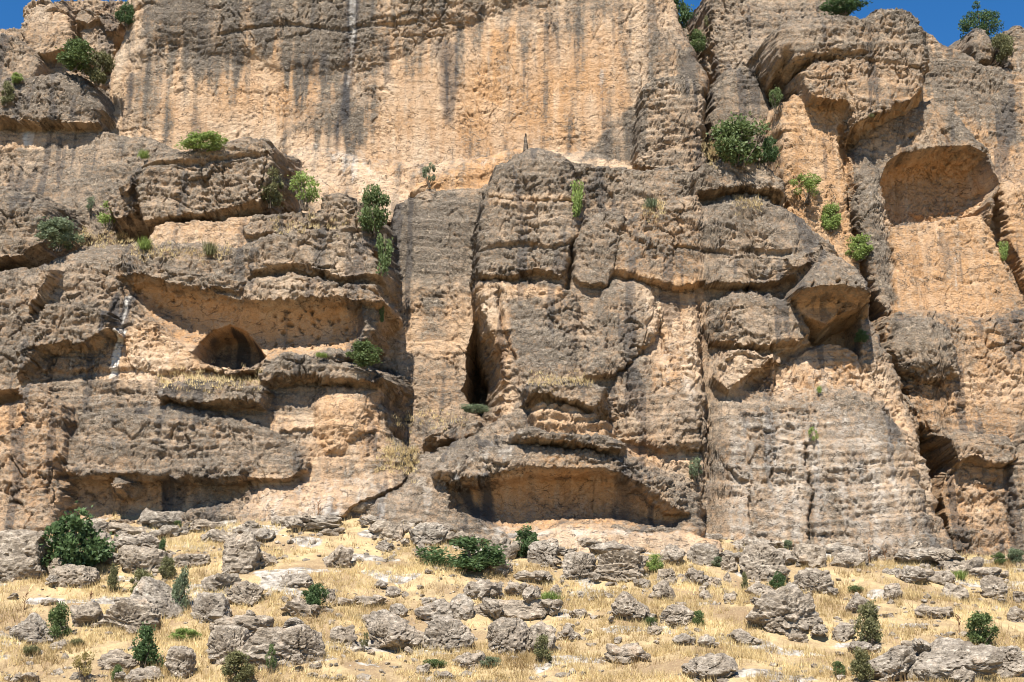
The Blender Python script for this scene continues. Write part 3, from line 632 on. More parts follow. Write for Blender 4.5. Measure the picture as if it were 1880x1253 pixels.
def cliff_depth(x, z, full=True):
    """depth of the cliff face over (x, height): front-most of all masses, hollows and cracks cut in"""
    wxn = 0.32 * perlin(x / 2.6, 0.5, z / 2.6, 11) + 0.18 * perlin(x / 0.8, 1.5, z / 0.8, 12) + 0.08 * perlin(x / 0.3, 1.5, z / 0.3, 15)
    wzn = 0.32 * perlin(x / 2.6, 7.5, z / 2.6, 13) + 0.18 * perlin(x / 0.8, 3.5, z / 0.8, 14) + 0.08 * perlin(x / 0.3, 3.5, z / 0.3, 16)
    y = np.full(x.shape, 300.0, np.float32)
    ID = np.full(x.shape, -1, np.int32)
    pat = np.zeros(x.shape, np.float32); org = np.zeros(x.shape, np.float32)
    rough = np.ones(x.shape, np.float32); bed = np.zeros(x.shape, np.float32)
    for i, q in enumerate(MASSES):
        b = q['bb']; e = 1.8
        idx = np.nonzero((x > b[0] - e) & (x < b[1] + e) & (z > b[2] - e) & (z < b[3] + e))[0]
        if len(idx) == 0: continue
        wa = q.get('warp', 0.5)
        X = x[idx] + wxn[idx] * wa; Z = z[idx] + wzn[idx] * wa
        if q['t'] == 'add':
            sd = sdf_poly(X, Z, q['w'])
            sd2 = np.where(sd > 0, np.maximum(sd, sdf_poly(X, Z + q['crisp'] * q['R'], q['w'])), sd)      # crisper lower edge than upper edge
            t = np.clip(sd2 / q['R'], 0, 1)
            pr = np.sqrt(np.maximum(0, 1 - (1 - t) ** 2))
            ym = q['Y'] + q['lean'] * (z[idx] - q['c'][1]) + q['sx'] * (x[idx] - q['c'][0]) + q['bulge'] * (1 - pr)
            ym = np.where(sd < 0, ym - sd * q['side'], ym)
            ym = np.where(sd < -1.2, 300, ym)
            m = ym < y[idx]
            k = idx[m]
            y[k] = ym[m]; ID[k] = i
            pat[k] = q['pat']; org[k] = q['org']; rough[k] = q['rough']; bed[k] = q['bed']
        elif q['t'] == 'carve':
            sd = sdf_poly(X, Z, q['w'])
            t = np.clip(sd / q['R'], 0, 1)
            pr = np.sqrt(np.maximum(0, 1 - (1 - t) ** 2))
            if q['floor'] > 0: pr = pr * np.clip((z[idx] - b[2]) / q['floor'], 0, 1)
            m = sd > 0
            k = idx[m]
            y[k] = y[k] + q['depth'] * pr[m]
            if q['name']:
                ID[k] = i
                w = np.clip(sd[m] / 0.5, 0, 1)
                if q['pat'] is not None: pat[k] = pat[k] * (1 - w) + q['pat'] * w
                if q['org'] is not None: org[k] = org[k] * (1 - w) + q['org'] * w
                if q['rough'] is not None: rough[k] = rough[k] * (1 - w) + q['rough'] * w
                bed[k] = bed[k] * (1 - w)
        else:
            d = dist_line(x[idx] + wxn[idx] * 0.8, z[idx] + wzn[idx] * 0.8, q['w'])
            y[idx] += q['depth'] * np.exp(-(d / q['cw']) ** 2)
    return y, ID, pat, org, rough, bed

# ---- grid: columns in x, rows in height, rows packed where the face turns under an overhang
NX, NZ = 1180, 640
XS = np.linspace(-42, 42, NX).astype(np.float32)
Z0, Z1 = 3.5, 51.0
cx_ = np.linspace(-42, 42, 420).astype(np.float32); cz_ = np.linspace(Z0, Z1, 320).astype(np.float32)
gx, gz = np.meshgrid(cx_, cz_, indexing='ij')
yy = cliff_depth(gx.ravel(), gz.ravel())[0].reshape(gx.shape)
yy = np.minimum(yy, 100)
slope = np.abs(np.diff(yy, axis=1, append=yy[:, -1:])) / (cz_[1] - cz_[0])
dens = 1 + 0.55 * np.clip(slope, 0, 7)
def blur(a, n, ax):
    k = np.exp(-np.linspace(-2, 2, 2 * n + 1) ** 2); k /= k.sum()
    pad = [(0, 0), (0, 0)]; pad[ax] = (n, n)
    b = np.pad(a, pad, mode='edge')
    return np.apply_along_axis(lambda v: np.convolve(v, k, 'valid'), ax, b)
dens = blur(blur(dens, 5, 0), 2, 1)
cum = np.cumsum(dens, axis=1); cum = (cum - cum[:, :1]) / (cum[:, -1:] - cum[:, :1])
tq = np.linspace(0, 1, NZ)
ZC = np.stack([np.interp(tq, cum[i], cz_) for i in range(len(cx_))])           # coarse columns
fi = np.interp(XS, cx_, np.arange(len(cx_)))
i0 = np.clip(np.floor(fi).astype(int), 0, len(cx_) - 2); fr = (fi - i0)[:, None]
ZG = (ZC[i0] * (1 - fr) + ZC[i0 + 1] * fr).astype(np.float32)
XG = np.repeat(XS[:, None], NZ, 1)
x = XG.ravel(); z = ZG.ravel()
y, ID, pat, org, rough, bed = cliff_depth(x, z)
print('cliff base', time.time() - T0)

def grid_normals(P):
    du = np.zeros_like(P); dv = np.zeros_like(P)
    du[1:-1] = P[2:] - P[:-2]; du[0] = P[1] - P[0]; du[-1] = P[-1] - P[-2]
    dv[:, 1:-1] = P[:, 2:] - P[:, :-2]; dv[:, 0] = P[:, 1] - P[:, 0]; dv[:, -1] = P[:, -1] - P[:, -2]
    n = np.cross(du, dv)
    return n / (np.linalg.norm(n, axis=2, keepdims=True) + 1e-9)

P = np.stack([x, y, z], 1).reshape(NX, NZ, 3)
N = grid_normals(P)
# average the normals a little so that displaced lips stay clean
for _ in range(3):
    N[1:-1, 1:-1] = (N[1:-1, 1:-1] * 2 + N[2:, 1:-1] + N[:-2, 1:-1] + N[1:-1, 2:] + N[1:-1, :-2]) / 6
N /= np.linalg.norm(N, axis=2, keepdims=True) + 1e-9
if N[NX // 2, NZ // 2, 1] > 0: N = -N
n = N.reshape(-1, 3)
nz = n[:, 2]

# ---- relief along the normal
big = fbm(x / 7.0, y / 7.0, z / 5.0, 2, 20)
med = billow(x / 2.3, y / 2.3, z / 1.7, 3, 40)
knob = billow(x / 0.75, y / 0.75, z / 0.6, 2, 60)
fine = fbm(x / 0.28, y / 0.28, z / 0.24, 2, 80)
mask = sstep(-0.25, 0.35, perlin(x / 4.0, y / 4.0, z / 4.0, 90))
# bedding: uneven layers, each lip a little proud of the layer under it
wz = z + 0.9 * perlin(x / 9.0, y / 9.0, z / 9.0, 91) + 0.12 * perlin(x / 1.2, y / 1.2, z / 1.2, 92) + 0.035 * x
bedh = 0
for k, (th, am) in enumerate(((1.35, 0.26), (0.52, 0.13), (0.23, 0.055))):
    w_ = wz / th + 0.5 * perlin(x / (6 * th), y / 6.0, wz / (3 * th), 93 + k)
    f = w_ - np.floor(w_)
    saw = np.where(f < 0.16, 1 - f / 0.16 * 1.0, (f - 0.16) / 0.84)      # undercut at the bottom of each layer
    saw = saw - 0.5
    mk = sstep(-0.45, 0.2, perlin(x / (6 * th + 2), y / 5.0, z / (1.2 * th + 0.5), 97 + k))
    bedh = bedh + am * saw * mk - 0.8 * am * np.exp(-(np.minimum(f, 1 - f) / 0.05) ** 2) * mk
def facets(sx, sz, seed, wob):
    wx = wob * perlin(x / sx, y / sx, z / sz, seed + 50) + 0.4 * wob * perlin(x / sx * 2.7, y / sx, z / sz * 2.7, seed + 52)
    wz_ = wob * perlin(x / sx, y / sx + 9.5, z / sz, seed + 51) + 0.4 * wob * perlin(x / sx * 2.7, y / sx + 9.5, z / sz * 2.7, seed + 53)
    return worley(x / sx + wx + 0.3 * y, z / sz + wz_ + 0.1 * y, seed)
_, fe, cv, fa = facets(2.1, 1.35, 7, 0.35)
_, feb, cvb, fb = facets(0.85, 0.50, 8, 0.35)
_, fec, cvc, fcc = facets(0.36, 0.24, 9, 0.3)
rough = rough * (0.5 + 0.75 * sstep(-0.35, 0.35, perlin(x / 4.2, y / 4.2, z / 3.2, 115)))
blk = (cv - 0.5) * 0.08 + 0.06 * fa - 0.24 * np.exp(-(fe / 0.035) ** 2) * sstep(0.35, 0.8, mask)
blkb = (cvb - 0.5) * 0.065 + 0.045 * fb - 0.10 * np.exp(-(feb / 0.06) ** 2) * sstep(0.55, 0.15, mask)
blkc = (cvc - 0.5) * 0.055 + 0.036 * fcc
pit = sstep(0.34, 0.48, perlin(x / 0.34, y / 0.34, z / 0.22, 105)) * sstep(-0.2, 0.3, perlin(x / 2.1, y / 2.1, z / 1.6, 107))
ridge = 1 - np.abs(perlin(x / 2.2, y / 2.2, z / 1.3, 106)) * 2
ridge = -sstep(0.93, 1.0, ridge)
jx_ = x / 2.9 + 0.30 * perlin(x / 3.0, y / 3.0, z / 3.0, 110) + 0.10 * perlin(x / 0.8, y / 0.8, z / 0.8, 111) + 0.02 * z
jf = np.abs(jx_ - np.round(jx_))
joint = -np.exp(-(jf / 0.022) ** 2) * sstep(0.0, 0.3, perlin(x / 3.0, y / 3.0, z / 4.5, 112))
_, fed, cvd, fdd = facets(0.17, 0.11, 10, 0.25)
tiny = (cvd - 0.5) * 0.05 + 0.02 * fdd
h = 0.22 * joint * np.clip(rough, 0.4, 1.2) + tiny * np.clip(rough, 0.35, 1.3) + 0.26 * big * np.clip(rough, 0.3, 1) + np.clip(rough, 0, 2) * (0.02 * med + 0.010 * knob + 0.030 * fine + blk + blkb + blkc - 0.09 * pit + 0.13 * ridge) + 0.8 * bed * bedh
h = h.astype(np.float32)
P = P + N * h.reshape(NX, NZ, 1)
x, y, z = P[..., 0].ravel(), P[..., 1].ravel(), P[..., 2].ravel()
Nf = grid_normals(P)
if Nf[NX // 2, NZ // 2, 1] > 0: Nf = -Nf

# ---- where the crust is grey, where the rock is fresh, streaks of water, painted shade
n1 = fbm(x / 4.0, y / 4.0, z / 3.0, 3, 120)
n2 = fbm(x / 0.9, y / 0.9, z / 0.6, 2, 130)
str_ = fbm(x / 0.55, y / 1.5, z / 7.0, 3, 140)
str2 = fbm(x / 1.4, y / 2.5, z / 9.0, 2, 150)
P_ = pat + 0.30 * n1 + 0.22 * n2 + 0.18 * str2 + (0.55 * str_ + 0.7 * str2) * ((pat < -0.05) & (ID < 18)) + 0.55 * np.clip(nz, -0.6, 0.6) + 0.35 * np.clip(h / 0.4, -1, 1)
O_ = org + 0.08 + 0.36 * n1 + 0.25 * str2 + 0.12 * n2
B_ = np.zeros_like(P_); W_ = np.zeros_like(P_)
B_ += 0.55 * sstep(0.28, 0.62, str2 + 0.6 * str_) * sstep(-0.9, -0.1, pat + 0.2)
W_ += 0.30 * sstep(0.55, 0.95, str_ - 0.3 * str2)
wxs = 0.5 * perlin(x / 1.8, 2.5, z / 2.4, 160) + 0.25 * perlin(x / 0.5, 2.5, z / 0.8, 161)
wzs = 0.7 * perlin(x / 1.2, 4.5, z / 2.4, 162) + 0.4 * perlin(x / 0.4, 4.5, z / 0.9, 163)
names_ = np.array([q.get('name') or '' for q in MASSES])
for kind, pts, Y, st, soft in STAINS_AND_SHADE:
    kind, _, only = kind.partition('@')
    w = poly_world(pts, Y)
    xs = [p[0] for p in w]; zs = [p[1] for p in w]; e = soft + 1.0
    idx = np.nonzero((x > min(xs) - e) & (x < max(xs) + e) & (z > min(zs) - e) & (z < max(zs) + e) & (np.abs(y - Y) < 5))[0]
    if only: idx = idx[names_[ID[idx]] == only]
    a = min(1.0, soft * 1.1)
    sd = sdf_poly(x[idx] + wxs[idx] * a, z[idx] + wzs[idx] * a + ((2.6 if soft > 2 else 1.6) * str_[idx] if soft >= 1.0 else 0), w)
    m = sstep(-soft * 0.6, soft * 0.6, sd)
    if kind == 'grey': P_[idx] += st * m
    elif kind == 'fresh': P_[idx] -= st * m
    elif kind == 'orange': O_[idx] += st * m
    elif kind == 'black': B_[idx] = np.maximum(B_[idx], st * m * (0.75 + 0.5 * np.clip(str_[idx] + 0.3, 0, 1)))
    elif kind == 'white': W_[idx] = np.maximum(W_[idx], st * m * (0.75 + 0.5 * np.clip(str_[idx] + 0.3, 0, 1)))
stain = np.stack([np.clip(0.5 + 0.5 * P_, 0, 1), np.clip(O_, 0, 1), np.clip(B_, 0, 1), np.clip(W_, 0, 1)], 1).astype(np.float32)

# ---- one mesh per rock mass
gi = np.arange(NX * NZ).reshape(NX, NZ)
Q = np.stack([gi[:-1, :-1], gi[1:, :-1], gi[1:, 1:], gi[:-1, 1:]], 2).reshape(-1, 4)
ymx = y.reshape(-1)[Q].max(1)
fid = ID[Q[:, 0]]
keep = (ymx < 100.5) & (fid >= 0)
Q = Q[keep]; fid = fid[keep]
V = np.stack([x, y, z], 1).astype(np.float32)
NF = Nf.reshape(-1, 3).astype(np.float32)
cliff = None
for i in sorted(set(fid.tolist())):
    q = MASSES[i]
    F = Q[fid == i]
    u, inv = np.unique(F, return_inverse=True)
    me = mesh_np(q['name'], V[u], inv.reshape(-1, 4), M_CLIFF)
    ca = me.color_attributes.new('stain', 'FLOAT_COLOR', 'POINT')
    ca.data.foreach_set('color', stain[u].ravel())
    me.normals_split_custom_set_from_vertices(NF[u])
    o = link(q['name'], me, cliff)
    if cliff is None:
        cliff = o
        tag(o, 'tall weathered limestone cliff of cream, orange and grey rock', 'cliff', kind='structure')
    elif q.get('label'):
        o['label'] = q['label']
print('cliff done', time.time() - T0, len(Q))

# look-up of the visible face for a photo pixel (used to stand plants on the cliff)
VPX, VPY, VD = proj(x, y, z)
okv = y < 99
VPX = VPX[okv]; VPY = VPY[okv]; VD = VD[okv]; VY = y[okv]
def cliff_y(px, py, r=7):
    m = np.nonzero((np.abs(VPX - px) < r) & (np.abs(VPY - py) < r))[0]
    if len(m) == 0: return None
    return float(np.percentile(VY[m], 8))
# ------------------------------------------------------------------ the slope at the cliff's foot
BASE = [(-600, 985), (0, 966), (200, 966), (430, 950), (560, 944), (690, 936), (800, 945), (930, 985), (1100, 975), (1250, 982), (1400, 996), (1600, 1014), (1750, 1026), (1900, 1026), (2500, 1040)]
bw = [at(a, b, 77.0) for a, b in BASE]
BX = [p[0] for p in bw]; BZ = [p[2] for p in bw]
YB, ZBOT = 54.0, at(940, 1262, 54.0)[2]
def ground_z(gx, gy, detail=True):
    zb = np.interp(gx, BX, BZ)
    t = (gy - YB) / (77.0 - YB)
    zz = ZBOT + (zb - ZBOT) * (0.90 * t + 0.10 * t * np.abs(t))
    zz = np.where(gy < YB, ZBOT + (gy - YB) * 0.16, zz)
    zz = np.where(gy < 20, ZBOT + (20 - YB) * 0.16 - (20 - gy) * 0.05, zz)
    zz = np.where(gy > 77, zb + (gy - 77) * (0.45 - 0.5 * sstep(at(1690, 1000, 77)[0], at(1750, 1000, 77)[0], gx)), zz)
    g = at(728, 860, 79.0)
    zz = zz + 2.3 * np.exp(-((gx - g[0]) / 1.3) ** 2) * sstep(76.5, 82, gy)
    zz = zz + 0.42 * perlin(gx / 7.0, gy / 5.0, 0.5, 200) + 0.16 * perlin(gx / 2.4, gy / 1.9, 0.5, 201)
    if detail:
        zz = zz + 0.06 * perlin(gx / 0.8, gy / 0.7, 0.5, 202) + 0.025 * perlin(gx / 0.25, gy / 0.25, 0.5, 203)
    return zz

def axis(lo, flo, fhi, hi, nf, nc):
    return np.concatenate([np.linspace(lo, flo, nc, endpoint=False), np.linspace(flo, fhi, nf), np.linspace(fhi, hi, nc + 1)[1:]])
gxs = axis(-160, -33, 33, 160, 380, 24); gys = axis(-80, 50, 84, 92, 230, 24)
GX, GY = np.meshgrid(gxs, gys, indexing='ij')
GZ = ground_z(GX.ravel(), GY.ravel())
gi = np.arange(GX.size).reshape(GX.shape)
GQ = np.stack([gi[:-1, :-1], gi[1:, :-1], gi[1:, 1:], gi[:-1, 1:]], 2).reshape(-1, 4)
rocky = sstep(0.28, 0.55, perlin(GX.ravel() / 3.2, GY.ravel() / 1.8, 0.3, 210) + 0.35 * sstep(72, 77, GY.ravel()))
me = mesh_np('slope', np.stack([GX.ravel(), GY.ravel(), GZ], 1), GQ, M_GROUND)
at_r = me.attributes.new('rocky', 'FLOAT', 'POINT'); at_r.data.foreach_set('value', rocky.astype(np.float32))
slope_o = tag(link('hillside_ground', me), 'sunburnt hillside of dry soil and straw below the cliff', 'hillside', kind='structure')

def on_ground(px, py):
    """where the sight line of a photo pixel meets the slope"""
    ys = np.linspace(40, 90, 400)
    p = np.array([at(px, py, v) for v in ys])
    gz_ = ground_z(p[:, 0], p[:, 1], False)
    k = np.nonzero(p[:, 2] <= gz_)[0]
    if len(k) == 0: return tuple(p[-1])
    i = k[0]
    return (float(p[i, 0]), float(p[i, 1]), float(gz_[i]))
# ------------------------------------------------------------------ boulders on the slope
_ico = {}
def ico(n):
    if n not in _ico:
        bm = bmesh.new(); bmesh.ops.create_icosphere(bm, subdivisions=n, radius=1.0)
        bm.verts.ensure_lookup_table()
        _ico[n] = (np.array([v.co[:] for v in bm.verts], np.float32), np.array([[v.index for v in f.verts] for f in bm.faces], np.int32))
        bm.free()
    return _ico[n]

def rock_mesh(seed, W, D, H, style, sub):
    """a boulder: cut by random planes, weathered; base at z = 0 sits a little into the soil"""
    r = np.random.RandomState(seed)
    U, F = ico(sub)
    npl = {'block': 12, 'slab': 11, 'round': 15, 'knob': 16, 'wedge': 10}[style]
    nn = r.normal(size=(npl, 3)); nn /= np.linalg.norm(nn, axis=1)[:, None]
    dd = r.uniform(0.48, 0.92, npl)
    if style == 'slab': nn[0] = (r.uniform(-.12, .12), r.uniform(-.25, .05), 1); dd[0] = 0.6
    if style == 'block': nn[0] = (r.uniform(-.2, .2), r.uniform(-.3, 0), 1); dd[0] = 0.72; nn[1] = (r.uniform(-.3, .3), -1, r.uniform(-.1, .3)); dd[1] = 0.72
    if style == 'wedge': nn[0] = (r.choice([-1, 1]) * 0.75, -0.3, 0.7); dd[0] = 0.45
    nn /= np.linalg.norm(nn, axis=1)[:, None]
    dt = U @ nn.T.astype(np.float32)
    k = {'block': 26, 'slab': 26, 'round': 11, 'knob': 14, 'wedge': 30}[style]
    rad = np.where(dt > 0.05, dd / np.maximum(dt, 0.05), 9.0)
    rr = (np.sum(np.maximum(rad, 0.2) ** -k, 1) + 1.0) ** (-1.0 / k)
    p = U * rr[:, None]
    p = p / np.abs(p).max(0) * np.array([W / 2, D / 2, H / 2])
    o = r.uniform(0, 200, 3)
    s = (W * D * H) ** (1 / 3)
    q = p + o
    nr = p / (np.array([W, D, H]) ** 2); nr /= np.linalg.norm(nr, axis=1)[:, None] + 1e-9
    kn = {'block': 0.6, 'slab': 0.7, 'round': 0.7, 'knob': 1.5, 'wedge': 0.6}[style]
    a = 0.07 * s * fbm(q[:, 0] / (0.6 * s), q[:, 1] / (0.6 * s), q[:, 2] / (0.45 * s), 2, seed % 97)
    b = 0.075 * min(s, 1.5) * kn * billow(q[:, 0] / 0.75, q[:, 1] / 0.75, q[:, 2] / 0.42, 3, seed % 89 + 5)
    f = fbm(q[:, 0] / 0.17, q[:, 1] / 0.17, q[:, 2] / 0.12, 2, seed % 83) * 0.036
    tl = r.uniform(-0.6, 0.6); v1, v2, v3 = r.uniform(0.25, 1.25), r.uniform(0.3, 1.6), r.uniform(0.3, 1.2)
    wz = (q[:, 2] + tl * q[:, 0]) / 0.34 + 0.7 * perlin(q[:, 0] / 1.2, q[:, 1] / 1.2, q[:, 2] / 1.2, 3)
    fr = wz - np.floor(wz)
    bed_ = np.where(fr < 0.15, -1 + fr / 0.15, (fr - 0.15) / 0.85 - 0.5)
    crk = np.abs(perlin(q[:, 0] / 0.7, q[:, 1] / 0.7, q[:, 2] / 0.55, seed % 71))
    crk2 = np.abs(perlin(q[:, 0] / 0.33, q[:, 1] / 0.33, q[:, 2] / 0.25, seed % 61))
    fac = r.rand(64)[(np.floor(q[:, 0] / 0.4 + 0.8 * perlin(q[:, 0], q[:, 1], q[:, 2], 31)).astype(int) * 7 + np.floor(q[:, 1] / 0.5).astype(int) * 13 + np.floor(wz).astype(int) * 5) % 64] - 0.5
    p = p + nr * (a + b * v1 + f + v2 * bed_ * (0.085 if style in ('slab', 'block') else 0.045) + 0.10 * v3 * fac * min(s, 1) - 0.17 * min(s, 1) * sstep(0.05, 0.0, crk) - 0.05 * min(s, 1) * sstep(0.06, 0.0, crk2))[:, None]
    p[:, 2] += H * 0.5
    return mesh_np('boulder', p, F, M_BOULDER, False)

PXM = lambda p: FPX / (p[1] * CP + p[2] * SP)      # photo pixels per metre at a place
NROCK = 0
def rock(px, py, w, h, style, label, rot=None, tilt=0.0, name='boulder', cat='boulder', deep=0.8, group='boulders lying on the slope'):
    """px, py = centre in the photo, w, h = size there"""
    global NROCK
    NROCK += 1
    g = on_ground(px, py + 0.42 * h)
    s = PXM(g)
    W, Hh = w / s, h / s
    D = max(0.6 * W, min(deep * W, 2.6)) if deep == 0.8 else deep * W
    H = Hh * 1.36
    sub = 5 if w * h > 3300 else 4 if w * h > 400 else 3
    me = rock_mesh(1000 + NROCK * 13, W, D, H, style, sub)
    o = link(name, me)
    o.location = (g[0], g[1] + D * 0.32, g[2] - 0.33 * H + 0.12 * D)
    o.rotation_euler = (0, tilt, 0)
    if w > 38:                                  # broken pieces that belong to the same outcrop
        rr = np.random.RandomState(NROCK)
        for k in range(1 + int(w / 55)):
            c = link('fragment', FRAG[rr.randint(len(FRAG))], o)
            fw = W * rr.uniform(0.14, 0.30)
            c.location = (rr.uniform(-0.55, 0.55) * W, -D * rr.uniform(0.1, 0.5), H * (0.10 + 0.25 * rr.rand()))
            if k % 3 == 2: c.location = (rr.uniform(-0.35, 0.35) * W, D * rr.uniform(-0.2, 0.2), H * 0.72)
            c.rotation_euler = (rr.uniform(-.3, .3), rr.uniform(-.3, .3), rr.uniform(0, 6.28))
            c.scale = (fw, fw * 0.9, fw * rr.uniform(0.7, 1.1))
    return tag(o, label, cat, group)

